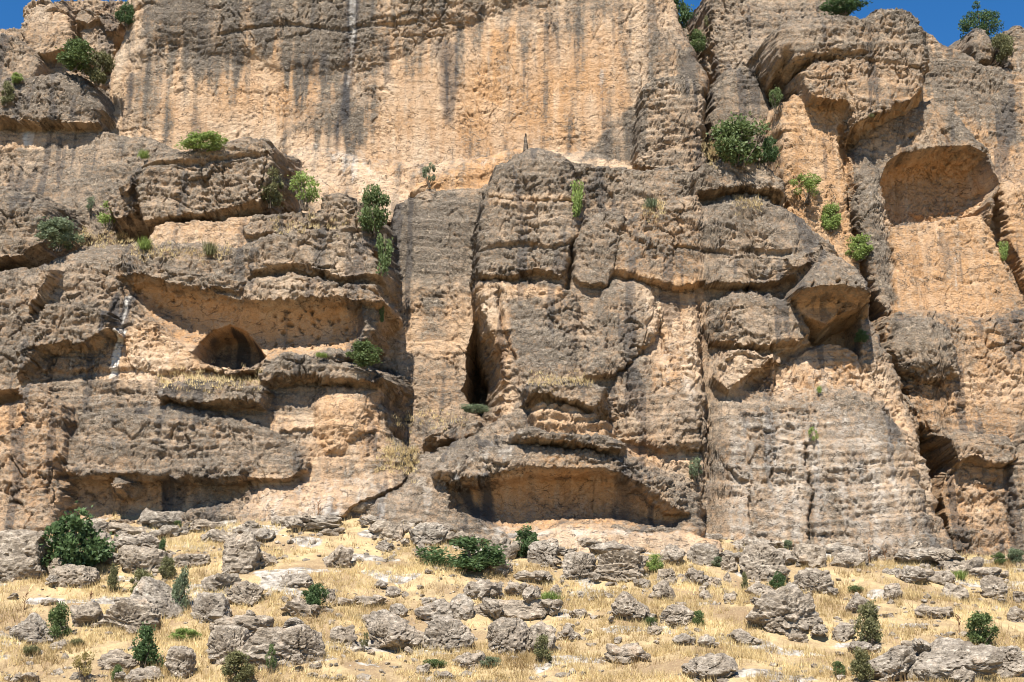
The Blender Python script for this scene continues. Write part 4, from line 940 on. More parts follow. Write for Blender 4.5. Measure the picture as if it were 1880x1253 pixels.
FRAG = [rock_mesh(7000 + i * 3, 1.0, 0.85, 0.7, ['block', 'knob', 'slab', 'wedge'][i % 4], 4) for i in range(8)]
ROCKS = [
 (30, 1020, 150, 112, 'block', 'broad bedded rock ledge at the left edge beside the big fig bush'),
 (236, 1000, 112, 42, 'slab', 'smooth grey ledge just right of the big fig bush'),
 (196, 1031, 80, 20, 'slab', 'thin pale slab at the right foot of the big fig bush'),
 (132, 1062, 96, 38, 'slab', 'layered grey slab below the big fig bush'),
 (256, 1034, 100, 50, 'slab', 'dark layered outcrop behind the olive shrubs at left'),
 (344, 1030, 66, 34, 'slab', 'low pale slab left of the tall knobbly boulder'),
 (433, 1020, 84, 78, 'knob', 'tall knobbly pale boulder under the left hollow'),
 (462, 968, 46, 20, 'slab', 'pointed stone above the tall knobbly boulder'),
 (372, 968, 74, 22, 'slab', 'flat pale rock plate at the foot of the left hollow'),
 (404, 1075, 80, 30, 'slab', 'dark faced slab below the tall knobbly boulder'),
 (448, 1092, 76, 46, 'block', 'stepped rock right of the dark faced slab'),
 (284, 1102, 104, 92, 'wedge', 'triangular leaning boulder left of the grey green bush'),
 (150, 1137, 74, 38, 'knob', 'dark pitted rock right of the round shrub at left'),
 (226, 1138, 110, 60, 'block', 'broken outcrop under the triangular leaning boulder'),
 (47, 1165, 88, 50, 'round', 'whitish round boulder low at the left edge'),
 (380, 1125, 80, 56, 'block', 'rough block right of the grey green bush'),
 (452, 1158, 150, 50, 'slab', 'wide flat topped slab on the largest left block'),
 (520, 1188, 180, 92, 'block', 'largest block at the bottom left with a shaded face'),
 (420, 1190, 90, 60, 'block', 'overhung lower step of the largest left block'),
 (205, 1216, 80, 36, 'knob', 'whitish pitted rock left of the dark shrub at the bottom'),
 (323, 1220, 56, 64, 'block', 'upright pale block right of the dark shrub at the bottom'),
 (262, 1246, 76, 24, 'knob', 'low grey rock at the bottom edge under the dark shrub'),
 (50, 1250, 64, 18, 'slab', 'flat pale stone in the bottom left corner'),
 (88, 1110, 32, 11, 'slab', 'flat white stone in the open grass at left'),
 (104, 1190, 36, 13, 'slab', 'small flat stone right of the whitish round boulder'),
 (564, 914, 60, 18, 'slab', 'long pale slab against the left buttress foot'),
 (646, 928, 88, 16, 'slab', 'narrow ledge stone below the grassy gully'),
 (688, 958, 68, 22, 'slab', 'stepped ledge stone above the angular grey block'),
 (577, 961, 96, 18, 'slab', 'low wide slab in the grass left of the gully'),
 (574, 975, 114, 13, 'slab', 'thin pale stone strip below the low wide slab'),
 (712, 980, 58, 32, 'block', 'squarish rock left of the angular grey block'),
 (780, 986, 82, 46, 'block', 'angular grey block above the low wide fig bush'),
 (709, 1003, 40, 22, 'round', 'small rounded rock under the squarish rock'),
 (774, 1014, 26, 28, 'block', 'dark stone at the left end of the low wide fig bush'),
 (620, 1028, 58, 44, 'wedge', 'lone pyramid shaped boulder in open grass'),
 (484, 1026, 54, 32, 'wedge', 'pointed slab right of the tall knobbly boulder'),
 (543, 1068, 62, 32, 'round', 'rounded rock above the small dark bush'),
 (606, 1094, 32, 34, 'slab', 'pale leaning slab right of the small dark bush'),
 (550, 1120, 84, 36, 'wedge', 'wedge shaped slab with a dark hollow under it'),
 (632, 1108, 40, 16, 'slab', 'short slab left of the double slab in the grass'),
 (680, 1106, 66, 22, 'slab', 'double slab in the grass left of centre'),
 (700, 1076, 26, 15, 'round', 'small dark stone above the double slab'),
 (720, 1090, 32, 20, 'round', 'pale cobble beside the small dark stone'),
 (727, 1126, 42, 24, 'round', 'pale round rock above the big knobbly boulder'),
 (702, 1148, 92, 40, 'knob', 'pitted upper half of the big knobbly boulder pair'),
 (722, 1172, 132, 64, 'knob', 'big knobbly brown boulder left of the cracked block'),
 (628, 1168, 52, 46, 'round', 'pale outcrop left of the big knobbly boulder'),
 (790, 1106, 38, 16, 'slab', 'flat grey stone behind the white topped boulder'),
 (838, 1118, 60, 50, 'wedge', 'leaning dark block behind the white topped boulder'),
 (797, 1130, 78, 40, 'round', 'white topped boulder above the cracked block'),
 (822, 1170, 92, 64, 'block', 'cracked upright block with a shaded left face'),
 (894, 1090, 88, 34, 'slab', 'flat pale slab at the upper left of the broad plate'),
 (950, 1122, 168, 40, 'slab', 'broad flat plate of rock with undercut edge'),
 (958, 1086, 62, 32, 'slab', 'thick pale slab left of the bright green tuft'),
 (928, 1174, 98, 72, 'round', 'smooth pale boulder with shaded underside below the broad plate'),
 (996, 1178, 52, 58, 'round', 'brown boulder behind the olive shrub at bottom centre'),
 (1042, 1168, 46, 24, 'knob', 'small pitted rock right of the brown boulder'),
 (920, 1005, 48, 40, 'block', 'grey rock at the right end of the low wide fig bush'),
 (918, 1045, 50, 30, 'round', 'rounded grey rock under the right end of the low wide fig bush'),
 (1004, 1015, 72, 64, 'block', 'squared grey block right of the small fig bush'),
 (1066, 1042, 66, 60, 'block', 'rounded upright block left of the large flat faced block'),
 (1078, 1000, 48, 26, 'slab', 'low pale rock above the rounded upright block'),
 (1146, 1040, 104, 76, 'block', 'large flat faced block in the row under the cliff'),
 (988, 1063, 88, 20, 'slab', 'long low ledge below the squared grey block'),
 (1234, 1022, 54, 40, 'knob', 'pitted rock right of the light green shrub'),
 (1294, 1022, 62, 46, 'block', 'pale broken block in the row under the cliff'),
 (1340, 1036, 30, 38, 'block', 'narrow upright rock right of the pale broken block'),
 (1404, 1036, 90, 76, 'block', 'stack of weathered blocks in the row under the cliff'),
 (1228, 1060, 44, 30, 'slab', 'low pale rock under the pitted rock'),
 (1274, 1063, 54, 32, 'knob', 'pale crumbly rock right of centre under the row'),
 (1312, 1071, 32, 24, 'round', 'rounded stone right of the pale crumbly rock'),
 (1336, 1061, 16, 22, 'wedge', 'small tilted slab standing on edge'),
 (1178, 1073, 36, 19, 'round', 'round stone below the large flat faced block'),
 (1022, 1090, 26, 22, 'round', 'grey stone right of the bright green tuft'),
 (1216, 1089, 50, 36, 'round', 'round pale boulder perched above the split pair'),
 (1166, 1122, 84, 50, 'wedge', 'dark layered left half of the split boulder pair'),
 (1239, 1132, 76, 54, 'round', 'smooth right half of the split boulder pair'),
 (1300, 1096, 28, 18, 'wedge', 'dark pointed stone right of the round pale boulder'),
 (1340, 1100, 28, 19, 'round', 'white cobble between the boulder pair and the great pitted boulder'),
 (1062, 1130, 32, 18, 'round', 'white rounded stone in the grass at bottom centre'),
 (1400, 1086, 54, 34, 'block', 'orange faced block on top of the great pitted boulder'),
 (1452, 1092, 44, 38, 'wedge', 'upright fragment on top of the great pitted boulder'),
 (1440, 1134, 172, 76, 'knob', 'great pitted brown boulder right of centre'),
 (1200, 1160, 36, 18, 'slab', 'flat dark stone below the split boulder pair'),
 (1256, 1180, 46, 20, 'knob', 'low pitted stone below the smooth boulder half'),
 (1300, 1182, 40, 22, 'round', 'pale stone left of the tilted stone cluster'),
 (1372, 1176, 60, 26, 'wedge', 'cluster stone with a dark tilted face'),
 (1150, 1208, 82, 32, 'knob', 'low crumbly outcrop at bottom centre right'),
 (1304, 1234, 106, 46, 'knob', 'pale jagged boulder cut by the bottom edge'),
 (1492, 1024, 68, 44, 'slab', 'sloping pale slabs left under the grey foot'),
 (1562, 1032, 70, 28, 'slab', 'sloping pale slabs in the middle under the grey foot'),
 (1504, 1070, 86, 52, 'block', 'grey block with a white top right of the weathered stack'),
 (1586, 1111, 64, 42, 'wedge', 'pale wedge rock above the conical olive shrub'),
 (1643, 1087, 36, 36, 'slab', 'two tiered stone in the grass at right'),
 (1724, 1028, 156, 32, 'slab', 'long layered ledge under the cleft'),
 (1678, 1060, 66, 32, 'knob', 'dark layered rock below the long layered ledge'),
 (1734, 1063, 50, 28, 'round', 'grey rock left of the bright green sprig'),
 (1762, 1090, 60, 32, 'round', 'white domed boulder at right'),
 (1816, 1056, 76, 28, 'slab', 'dark flat capstone at right'),
 (1830, 1082, 56, 42, 'block', 'pile of grey blocks under the dark flat capstone'),
 (1868, 1133, 34, 28, 'round', 'grey stone at the right edge'),
 (1872, 1098, 24, 26, 'block', 'dark stone at the right edge beside the grey block pile'),
 (1720, 1128, 76, 22, 'slab', 'flat white plate in the grass at right'),
 (1553, 1165, 48, 32, 'block', 'rounded squat block left of the conical olive shrub'),
 (1578, 1194, 56, 22, 'slab', 'pale flat stone under the conical olive shrub'),
 (1684, 1196, 50, 44, 'block', 'pointed white block on the long bottom right outcrop'),
 (1640, 1224, 120, 66, 'knob', 'pitted left end of the long bottom right outcrop'),
 (1762, 1226, 200, 76, 'knob', 'long knobbly grey outcrop in the bottom right corner'),
 (1860, 1214, 90, 70, 'knob', 'grey pitted rock in the bottom right corner under the round dark bush'),
 (862, 1218, 58, 24, 'slab', 'long white stone under the smooth pale boulder'),
 (777, 1232, 32, 22, 'round', 'white cobble at the bottom left of centre'),
 (814, 1241, 40, 15, 'slab', 'flat white stone at the bottom edge near centre'),
 (1610, 1195, 26, 14, 'round', 'small white stone right of the pale flat stone'),
 (1470, 1176, 40, 14, 'slab', 'flat stone below the great pitted boulder'),
]
for (px, py, w, h_, st, lab) in ROCKS:
    rock(px, py, w, h_, st, lab)

_used = set()
def near_label(px, py, what, shared):
    """a description by the nearest boulder that no other stone uses yet"""
    for q in sorted(ROCKS, key=lambda q: (q[0] - px) ** 2 + (2.0 * (q[1] - py)) ** 2)[:3]:
        dx, dy = px - q[0], py - q[1]
        if dx * dx + 4 * dy * dy > 130 ** 2 or len(q[5].split()) + len(what.split()) > 12: continue
        if abs(dx) > q[2] * 0.45 or abs(dy) < q[3] * 0.4: d = 'left of' if dx < 0 else 'right of'
        else: d = 'above' if dy < 0 else 'below'
        lab = '%s just %s the %s' % (what, d, q[5])
        if lab not in _used:
            _used.add(lab)
            return lab
    return shared

# loose stones: each its own object, alike ones share a description
STONE_ME = [rock_mesh(5000 + i, 1.0, 0.8, 0.62, ['block', 'round', 'slab', 'wedge', 'knob'][i % 5], 3) for i in range(10)]
rs = np.random.RandomState(4)
cnt = 0
big_c = [(r[0], r[1], r[2], r[3]) for r in ROCKS]
while cnt < 185:
    px = rs.uniform(5, 1875); py = 985 + 262 * rs.rand() ** 0.85
    if 0.5 + 0.9 * float(perlin(np.array([px / 170.0]), py / 60.0, 0.5, 300)[0]) < rs.rand() * 0.8: continue
    g = on_ground(px, py); s = PXM(g)
    wpx = 9 + 17 * rs.rand() ** 2.2
    W = wpx / s
    o = link('loose_stone', STONE_ME[rs.randint(10)])
    o.location = (g[0], g[1], g[2] - 0.12 * W); o.rotation_euler = (rs.uniform(-.25, .25), rs.uniform(-.25, .25), rs.uniform(0, 6.28))
    o.scale = (W, W * rs.uniform(0.8, 1.2), W * rs.uniform(0.7, 1.25))
    tag(o, near_label(px, py, 'small stone', 'small loose pale stone lying in the dry grass of the slope'), 'stone', 'small stones strewn over the dry slope')
    cnt += 1

# low ledge stones along the foot of the cliff
LEDGE_ME = [rock_mesh(8000 + i * 7, 1.0, 0.7, 0.30, ['slab', 'block'][i % 2], 4) for i in range(10)]
rs = np.random.RandomState(21)
for k in range(64):
    px = 20 + 1840 * (k + rs.rand()) / 64
    pb = float(np.interp(px, [b[0] for b in BASE], [b[1] for b in BASE]))
    py = pb + rs.uniform(2, 44)
    g = on_ground(px, py); W = rs.uniform(34, 104) / PXM(g)
    o = link('ledge_stone', LEDGE_ME[rs.randint(10)])
    o.location = (g[0], g[1] + 0.2, g[2] - 0.10 * W); o.rotation_euler = (rs.uniform(-.05, .1), rs.uniform(-.12, .12), rs.uniform(-.4, .4) + (math.pi if rs.rand() < .5 else 0))
    o.scale = (W, W, W * rs.uniform(0.8, 1.4))
    tag(o, near_label(px, py, 'low ledge stone', 'low pale ledge stone along the foot of the cliff'), 'stone', 'ledge stones along the cliff foot')

# gravel and stones too small to count
U1, F1 = ico(1)
rs = np.random.RandomState(9)
vs, fs = [], []
N_ = 4600
gx_ = rs.uniform(-32, 32, N_); gy_ = rs.uniform(50, 80, N_)
okm = (perlin(gx_ / 3.5, gy_ / 2.2, 0.5, 310) + 0.25 * rs.rand(N_)) > -0.02
gx_, gy_ = gx_[okm], gy_[okm]; gz_ = ground_z(gx_, gy_)
for i in range(len(gx_)):
    sc_ = 0.04 + 0.20 * rs.rand() ** 2.6
    v = U1 * (1 + 0.3 * rs.normal(size=(len(U1), 1))) * np.array([sc_ * rs.uniform(.8, 1.6), sc_, sc_ * 0.7]) + np.array([gx_[i], gy_[i], gz_[i] + 0.02])
    vs.append(v); fs.append(F1 + i * len(U1))
tag(link('gravel', mesh_np('gravel', np.concatenate(vs), np.concatenate(fs), M_BOULDER, False)), 'pale gravel scattered through the dry grass', 'gravel', kind='stuff')

# ------------------------------------------------------------------ dry grass
def grass_mesh(gx_, gy_, gz_, rs, hmin, hmax, blades, spread, wid):
    n = len(gx_); k = blades
    bx = np.repeat(gx_, k) + rs.normal(0, spread, n * k); by = np.repeat(gy_, k) + rs.normal(0, spread, n * k)
    bz = np.repeat(gz_, k) - 0.02
    hh = rs.uniform(hmin, hmax, n * k) * np.repeat(rs.uniform(0.6, 1.2, n), k)
    an = rs.uniform(0, 6.28, n * k); ln = rs.uniform(0.1, 0.75, n * k) * hh
    wa = rs.uniform(0, 6.28, n * k); ww = wid * rs.uniform(0.6, 1.4, n * k)
    a = np.stack([bx - np.cos(wa) * ww, by - np.sin(wa) * ww, bz], 1)
    b = np.stack([bx + np.cos(wa) * ww, by + np.sin(wa) * ww, bz], 1)
    c = np.stack([bx + np.cos(an) * ln, by + np.sin(an) * ln, bz + hh], 1)
    V_ = np.stack([a, b, c], 1).reshape(-1, 3)
    me = mesh_np('grass', V_, np.arange(len(V_)).reshape(-1, 3), M_GRASS, False)
    tn = np.clip(0.5 + 0.85 * perlin(np.repeat(gx_, k) / 2.5, np.repeat(gy_, k) / 1.6, 0.5, 320) + rs.normal(0, 0.25, n * k), 0, 1)
    ta = me.attributes.new('tint', 'FLOAT', 'POINT'); ta.data.foreach_set('value', np.repeat(tn, 3).astype(np.float32))
    return me
rs = np.random.RandomState(12)
N_ = 80000
gy_ = 50 + 32 * rs.rand(N_); gx_ = rs.uniform(-0.44, 0.44, N_) * gy_
dn = perlin(gx_ / 3.0, gy_ / 1.9, 0.5, 330) + 0.6 * perlin(gx_ / 0.9, gy_ / 0.7, 0.5, 331)
km = dn + 0.5 * rs.rand(N_) > 0.18
gx_, gy_ = gx_[km], gy_[km]
tag(link('dry_grass', grass_mesh(gx_, gy_, ground_z(gx_, gy_), rs, 0.10, 0.45, 5, 0.06, 0.014)), 'straw coloured dry grass covering the slope', 'grass', kind='stuff')

# taller, browner weeds in patches
rs = np.random.RandomState(14)
gy_ = 50 + 29 * rs.rand(9000); gx_ = rs.uniform(-0.44, 0.44, 9000) * gy_
km = perlin(gx_ / 2.2, gy_ / 1.6, 0.5, 340) + 0.3 * rs.rand(9000) > 0.42
gx_, gy_ = gx_[km], gy_[km]
wm = grass_mesh(gx_, gy_, ground_z(gx_, gy_), rs, 0.25, 0.62, 7, 0.10, 0.012)
wm.materials.clear(); wm.materials.append(make_leaf_mat('dry_weed', (0.20, 0.125, 0.055), (0.46, 0.33, 0.15), 0.25))
tag(link('dry_weeds', wm), 'taller brownish dry weeds in patches on the slope', 'weeds', kind='stuff')
# ------------------------------------------------------------------ shrubs
def tubes(segs, mat, name):
    """tapered 5-sided tubes along point lists [(points, r0, r1)]"""
    vs, fs, n0 = [], [], 0
    for pts, r0, r1 in segs:
        pts = [Vector(p) for p in pts]
        for i, p in enumerate(pts):
            d = (pts[min(i + 1, len(pts) - 1)] - pts[max(i - 1, 0)]).normalized()
            u = d.orthogonal().normalized(); v = d.cross(u)
            r = r0 + (r1 - r0) * i / (len(pts) - 1)
            for k in range(5):
                a = k * math.tau / 5
                vs.append((p + (u * math.cos(a) + v * math.sin(a)) * r)[:])
        for i in range(len(pts) - 1):
            for k in range(5):
                fs.append((n0 + i * 5 + k, n0 + i * 5 + (k + 1) % 5, n0 + (i + 1) * 5 + (k + 1) % 5, n0 + (i + 1) * 5 + k))
        n0 += len(pts) * 5
    return mesh_np(name, np.array(vs), np.array(fs), mat)

def bush_proto(seed, form, nleaf, leaf, mat):
    """unit plant (1 wide, 1 high, foot at 0): leafy crown of small leaves in clumps + stems"""
    r = np.random.RandomState(seed)
    C = []
    nc = {'round': 26, 'low': 30, 'upright': 22, 'sparse': 16, 'tuft': 1, 'hang': 16}[form]
    for i in range(nc):
        u = r.normal(size=3); u /= np.linalg.norm(u)
        q = r.uniform(0.55, 1.08) if form == 'low' else r.uniform(0.35, 1.2)
        if form == 'round': p = np.array([u[0] * .36, u[1] * .36, 0.50 + u[2] * .38]) * [1, 1, 1]; p = p * 1.0; p[:2] *= q
        elif form == 'low': p = np.array([u[0] * .42 * q, u[1] * .36 * q, 0.45 + 0.34 * u[2]])
        elif form == 'upright': t = r.rand(); p = np.array([u[0] * .30 * (1 - .6 * t), u[1] * .30 * (1 - .6 * t), 0.16 + 0.74 * t])
        elif form == 'sparse': p = np.array([u[0] * .40, u[1] * .34, 0.60 + 0.30 * u[2]])
        elif form == 'hang': t = r.rand(); p = np.array([u[0] * .3 * (1 - .4 * t), u[1] * .2, 0.92 - 0.8 * t])
        else: p = np.array([0, 0, 0.1])
        C.append((p, r.uniform(0.08, 0.21) * (0.8 if form == 'sparse' else 1.0)))
    vs, tn = [], []
    if form == 'tuft':
        for i in range(nleaf):
            a = r.uniform(0, 6.28); l = r.uniform(0.1, 0.5); hgt = r.uniform(0.4, 1.0)
            b = np.array([r.normal(0, .16), r.normal(0, .16), 0]); w = np.array([math.cos(a + 1.57), math.sin(a + 1.57), 0]) * leaf
            t_ = b + [math.cos(a) * l, math.sin(a) * l, hgt]
            m = (b + t_) / 2 + [0, 0, 0.08]
            vs.append([b, m + w, t_, m - w]); tn.append(r.rand())
    else:
        for i in range(nleaf):
            c, rad = C[r.randint(nc)]
            u = r.normal(size=3); u /= np.linalg.norm(u)
            p = c + u * rad * (r.uniform(0.45, 1.0) ** 0.6 + (0.6 if r.rand() < 0.08 else 0))
            p[2] = max(p[2], 0.02)
            d = u + r.normal(size=3) * 0.7 + [0, 0, 0.25]; d /= np.linalg.norm(d)
            s = np.cross(d, r.normal(size=3)); s /= np.linalg.norm(s) + 1e-6
            L = leaf * r.uniform(0.7, 1.3)
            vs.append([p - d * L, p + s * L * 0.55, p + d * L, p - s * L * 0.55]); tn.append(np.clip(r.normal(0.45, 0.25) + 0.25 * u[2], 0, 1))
    V_ = np.array(vs).reshape(-1, 3)
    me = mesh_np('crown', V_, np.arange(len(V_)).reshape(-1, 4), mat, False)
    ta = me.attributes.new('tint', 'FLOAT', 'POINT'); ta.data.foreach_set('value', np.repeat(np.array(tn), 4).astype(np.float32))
    segs = []
    for i in range({'tuft': 0, 'round': 9, 'low': 9, 'upright': 8, 'sparse': 12, 'hang': 6}[form]):
        c, _ = C[r.randint(nc)]
        b = np.array([r.normal(0, .04), r.normal(0, .04), 0.95 if form == 'hang' else -0.05])
        m = (b + c) / 2 + r.normal(0, .05, 3)
        segs.append(([b, (b * 2 + m) / 3, m, c], 0.022, 0.006))
    return me, (tubes(segs, M_BARK, 'stems') if segs else None)

PROTO = {}
def proto(form, hue, k):
    key = (form, hue, k)
    if key not in PROTO:
        n, l = {'round': (4200, 0.036), 'low': (4600, 0.032), 'upright': (2900, 0.036), 'sparse': (1500, 0.034), 'tuft': (300, 0.02), 'hang': (1500, 0.05)}[form]
        PROTO[key] = bush_proto(hash_(key), form, n, l, LEAF[hue])
    return PROTO[key]
def hash_(key):
    return sum(ord(c) * (i + 3) for i, c in enumerate(str(key))) % 9973

NB = 0
def plant(px, py, w, h, form, hue, label, name='shrub', cat='shrub', Y=None, ground=False, group=None, back=-0.12):
    global NB
    NB += 1
    if ground:
        g = on_ground(px, py + h / 2)
    else:
        yv = Y
        if yv is None:
            c = [v for v in (cliff_y(px + dx * w, py + h * 0.5 + 2) for dx in (-0.2, 0, 0.2)) if v is not None]
            yv = min(c) + back * w / 29.0 if c else 80.0
        g = at(px, py + h / 2, yv)
    s = PXM(g)
    W, H = w / s, h / s
    cm, sm = proto(form, hue, NB % 2)
    root = bpy.data.objects.new(name, None); col.objects.link(root)
    root.location = (g[0], g[1], g[2] - 0.03 * H)
    root.rotation_euler = (0, 0, (NB * 2.399) % 6.283 if form not in ('low', 'hang') else (NB % 3 - 1) * 0.3)
    root.scale = (W * 1.16, min(W, 1.6 * H) * 1.05, H * 1.14)
    link('crown', cm, root)
    if sm: link('stem', sm, root)
    return tag(root, label, cat, group)

GC, GS = 'plants growing on the cliff', 'shrubs on the slope'
CLIFF_PLANTS = [
 (138, 102, 76, 52, 'round', 'mid', 'green bush above the big rounded boulder at upper left', None),
 (178, 122, 50, 62, 'round', 'olive', 'olive bush against the left end of the orange wall', None),
 (232, 26, 36, 40, 'round', 'dark', 'dark bush in the notch at the upper left skyline', None),
 (10, 170, 26, 44, 'round', 'olive', 'yellowish bush at the left edge beside the big rounded boulder', None),
 (28, 144, 24, 18, 'round', 'light', 'tiny green plant on the big rounded boulder', None),
 (372, 260, 76, 34, 'low', 'light', 'light green bush on top of the cracked block', None),
 (263, 283, 20, 16, 'tuft', 'light', 'small green tuft left of the cracked block', None),
 (498, 342, 54, 70, 'round', 'olive', 'pale olive bush at the right side of the cracked block', None),
 (560, 350, 66, 62, 'sparse', 'light', 'bright green shrub with bare stems right of the cracked block', None),
 (688, 386, 56, 78, 'round', 'mid', 'green bush at the top of the recess edge', None),
 (705, 468, 32, 76, 'hang', 'mid', 'green plants trailing down the recess edge', None),
 (105, 432, 74, 54, 'round', 'greygreen', 'soft green bush beside the layered boulder at left', None),
 (203, 396, 60, 44, 'sparse', 'light', 'thin light green shrub left below the cracked block', None),
 (166, 378, 22, 30, 'sparse', 'greygreen', 'faint grey shrub on the grey wall at left', None),
 (265, 447, 28, 22, 'tuft', 'light', 'small light tuft on the left brow', None),
 (384, 456, 24, 26, 'tuft', 'olive', 'dull tuft in the middle of the left brow', None),
 (668, 652, 60, 44, 'round', 'mid', 'glossy green bush at the right end of the left cave', None),
 (701, 576, 12, 30, 'hang', 'mid', 'thin green strand in the recess corner', None),
 (788, 322, 30, 40, 'sparse', 'greygreen', 'grey green bush under the orange wall', None),
 (1060, 366, 26, 64, 'hang', 'light', 'yellow green plant hanging beside the domed tower', None),
 (1196, 372, 24, 18, 'tuft', 'greygreen', 'small tuft below the grey crest', None),
 (1356, 258, 98, 82, 'round', 'mid', 'large bush filling the gully ledge', None),
 (1412, 276, 40, 46, 'round', 'dark', 'dark bush at the right end of the gully ledge', None),
 (1425, 184, 28, 44, 'sparse', 'mid', 'green shrub in the shaded crack by the right tower', None),
 (1246, 24, 46, 64, 'round', 'dark', 'dark tree leaning over the right edge of the orange wall', 90.5),
 (1280, 78, 36, 40, 'round', 'mid', 'green bush in the steep gully', 91.0),
 (1304, 44, 22, 40, 'sparse', 'olive', 'olive shrub in the upper gully beside the grey pillar', 92.0),
 (1480, 346, 66, 48, 'sparse', 'light', 'light green shrub on the shoulder left of the orange pillar', None),
 (1526, 398, 36, 48, 'round', 'light', 'bright green bush lower on the shoulder', None),
 (1577, 456, 48, 42, 'round', 'light', 'round bright bush right of the jutting wedge', None),
 (1581, 618, 28, 22, 'round', 'dark', 'dark little bush in the hollow under the jutting wedge', None),
 (1280, 866, 38, 42, 'sparse', 'greygreen', 'pale shrub growing out of the face right of the low overhang', None),
 (1494, 801, 18, 28, 'sparse', 'light', 'small shrub at the top of the long vertical crack', None),
 (1844, 462, 20, 34, 'hang', 'light', 'green tufts along the crack beside the orange slab', None),
 (870, 750, 52, 18, 'low', 'greygreen', 'low green plants at the foot of the dark crevice', None),
 (1505, 715, 10, 14, 'tuft', 'light', 'tiny plant on the grey slab wall', None),
 (590, 652, 24, 10, 'tuft', 'light', 'tiny tuft on the slab edge beside the round cave', None),
 (1600, 212, 10, 8, 'tuft', 'olive', 'tiny plant under the overhanging block', None),
]
for (px, py, w, h_, fm, hue, lab, Yv) in CLIFF_PLANTS:
    plant(px, py, w, h_, fm, hue, lab, Y=Yv, group=GC)
plant(1548, 8, 70, 34, 'low', 'dark', 'dark bushes on the skyline behind the tower head', Y=88.5, group=GC)

# the skyline tree: trunk, limbs and a crown with gaps
def tree(px, py, w, h, Y, label):
    g = at(px, py + h / 2, Y); s = PXM(g); W, H = w / s, h / s
    r = np.random.RandomState(77)
    root = bpy.data.objects.new('skyline_tree', None); col.objects.link(root); root.location = g
    vs, tn, segs = [], [], [([(0, 0, -0.4), (0.05, 0, 0.2 * H), (-0.03, 0.02, 0.5 * H)], 0.11, 0.06)]
    for i in range(26):
        a = r.uniform(0, 6.28); t = r.rand(); rr = W * 0.5 * math.sin(0.5 + 2.2 * t) * r.uniform(0.3, 0.85)
        c = np.array([math.cos(a) * rr, math.sin(a) * rr * 0.8, H * (0.22 + 0.72 * t)])
        segs.append(([(0, 0, H * (0.15 + 0.3 * t)), tuple(c * [0.5, 0.5, 0.85]), tuple(c)], 0.045, 0.012))
        rad = W * r.uniform(0.09, 0.17)
        for k in range(150):
            u = r.normal(size=3); u /= np.linalg.norm(u)
            p = c + u * rad * r.uniform(0.3, 1) ** 0.5
            d = u + r.normal(size=3) * 0.8; d /= np.linalg.norm(d); q = np.cross(d, r.normal(size=3)); q /= np.linalg.norm(q)
            L = 0.075 * r.uniform(0.7, 1.3)
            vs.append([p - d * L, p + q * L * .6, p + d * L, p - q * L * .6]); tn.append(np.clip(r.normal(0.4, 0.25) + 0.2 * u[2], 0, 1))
    V_ = np.array(vs).reshape(-1, 3)
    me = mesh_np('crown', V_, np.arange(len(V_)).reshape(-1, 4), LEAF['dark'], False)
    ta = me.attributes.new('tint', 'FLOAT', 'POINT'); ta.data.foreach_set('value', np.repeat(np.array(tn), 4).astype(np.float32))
    link('crown', me, root); link('trunk', tubes(segs, M_BARK, 'trunk'), root)
    tag(root, label, 'tree')
tree(1804, 45, 84, 92, 91.8, 'dark green tree standing on the skyline at upper right')
plant(1843, 86, 40, 54, 'round', 'olive', 'olive bush at the foot of the skyline tree', Y=89.6, group=GC)

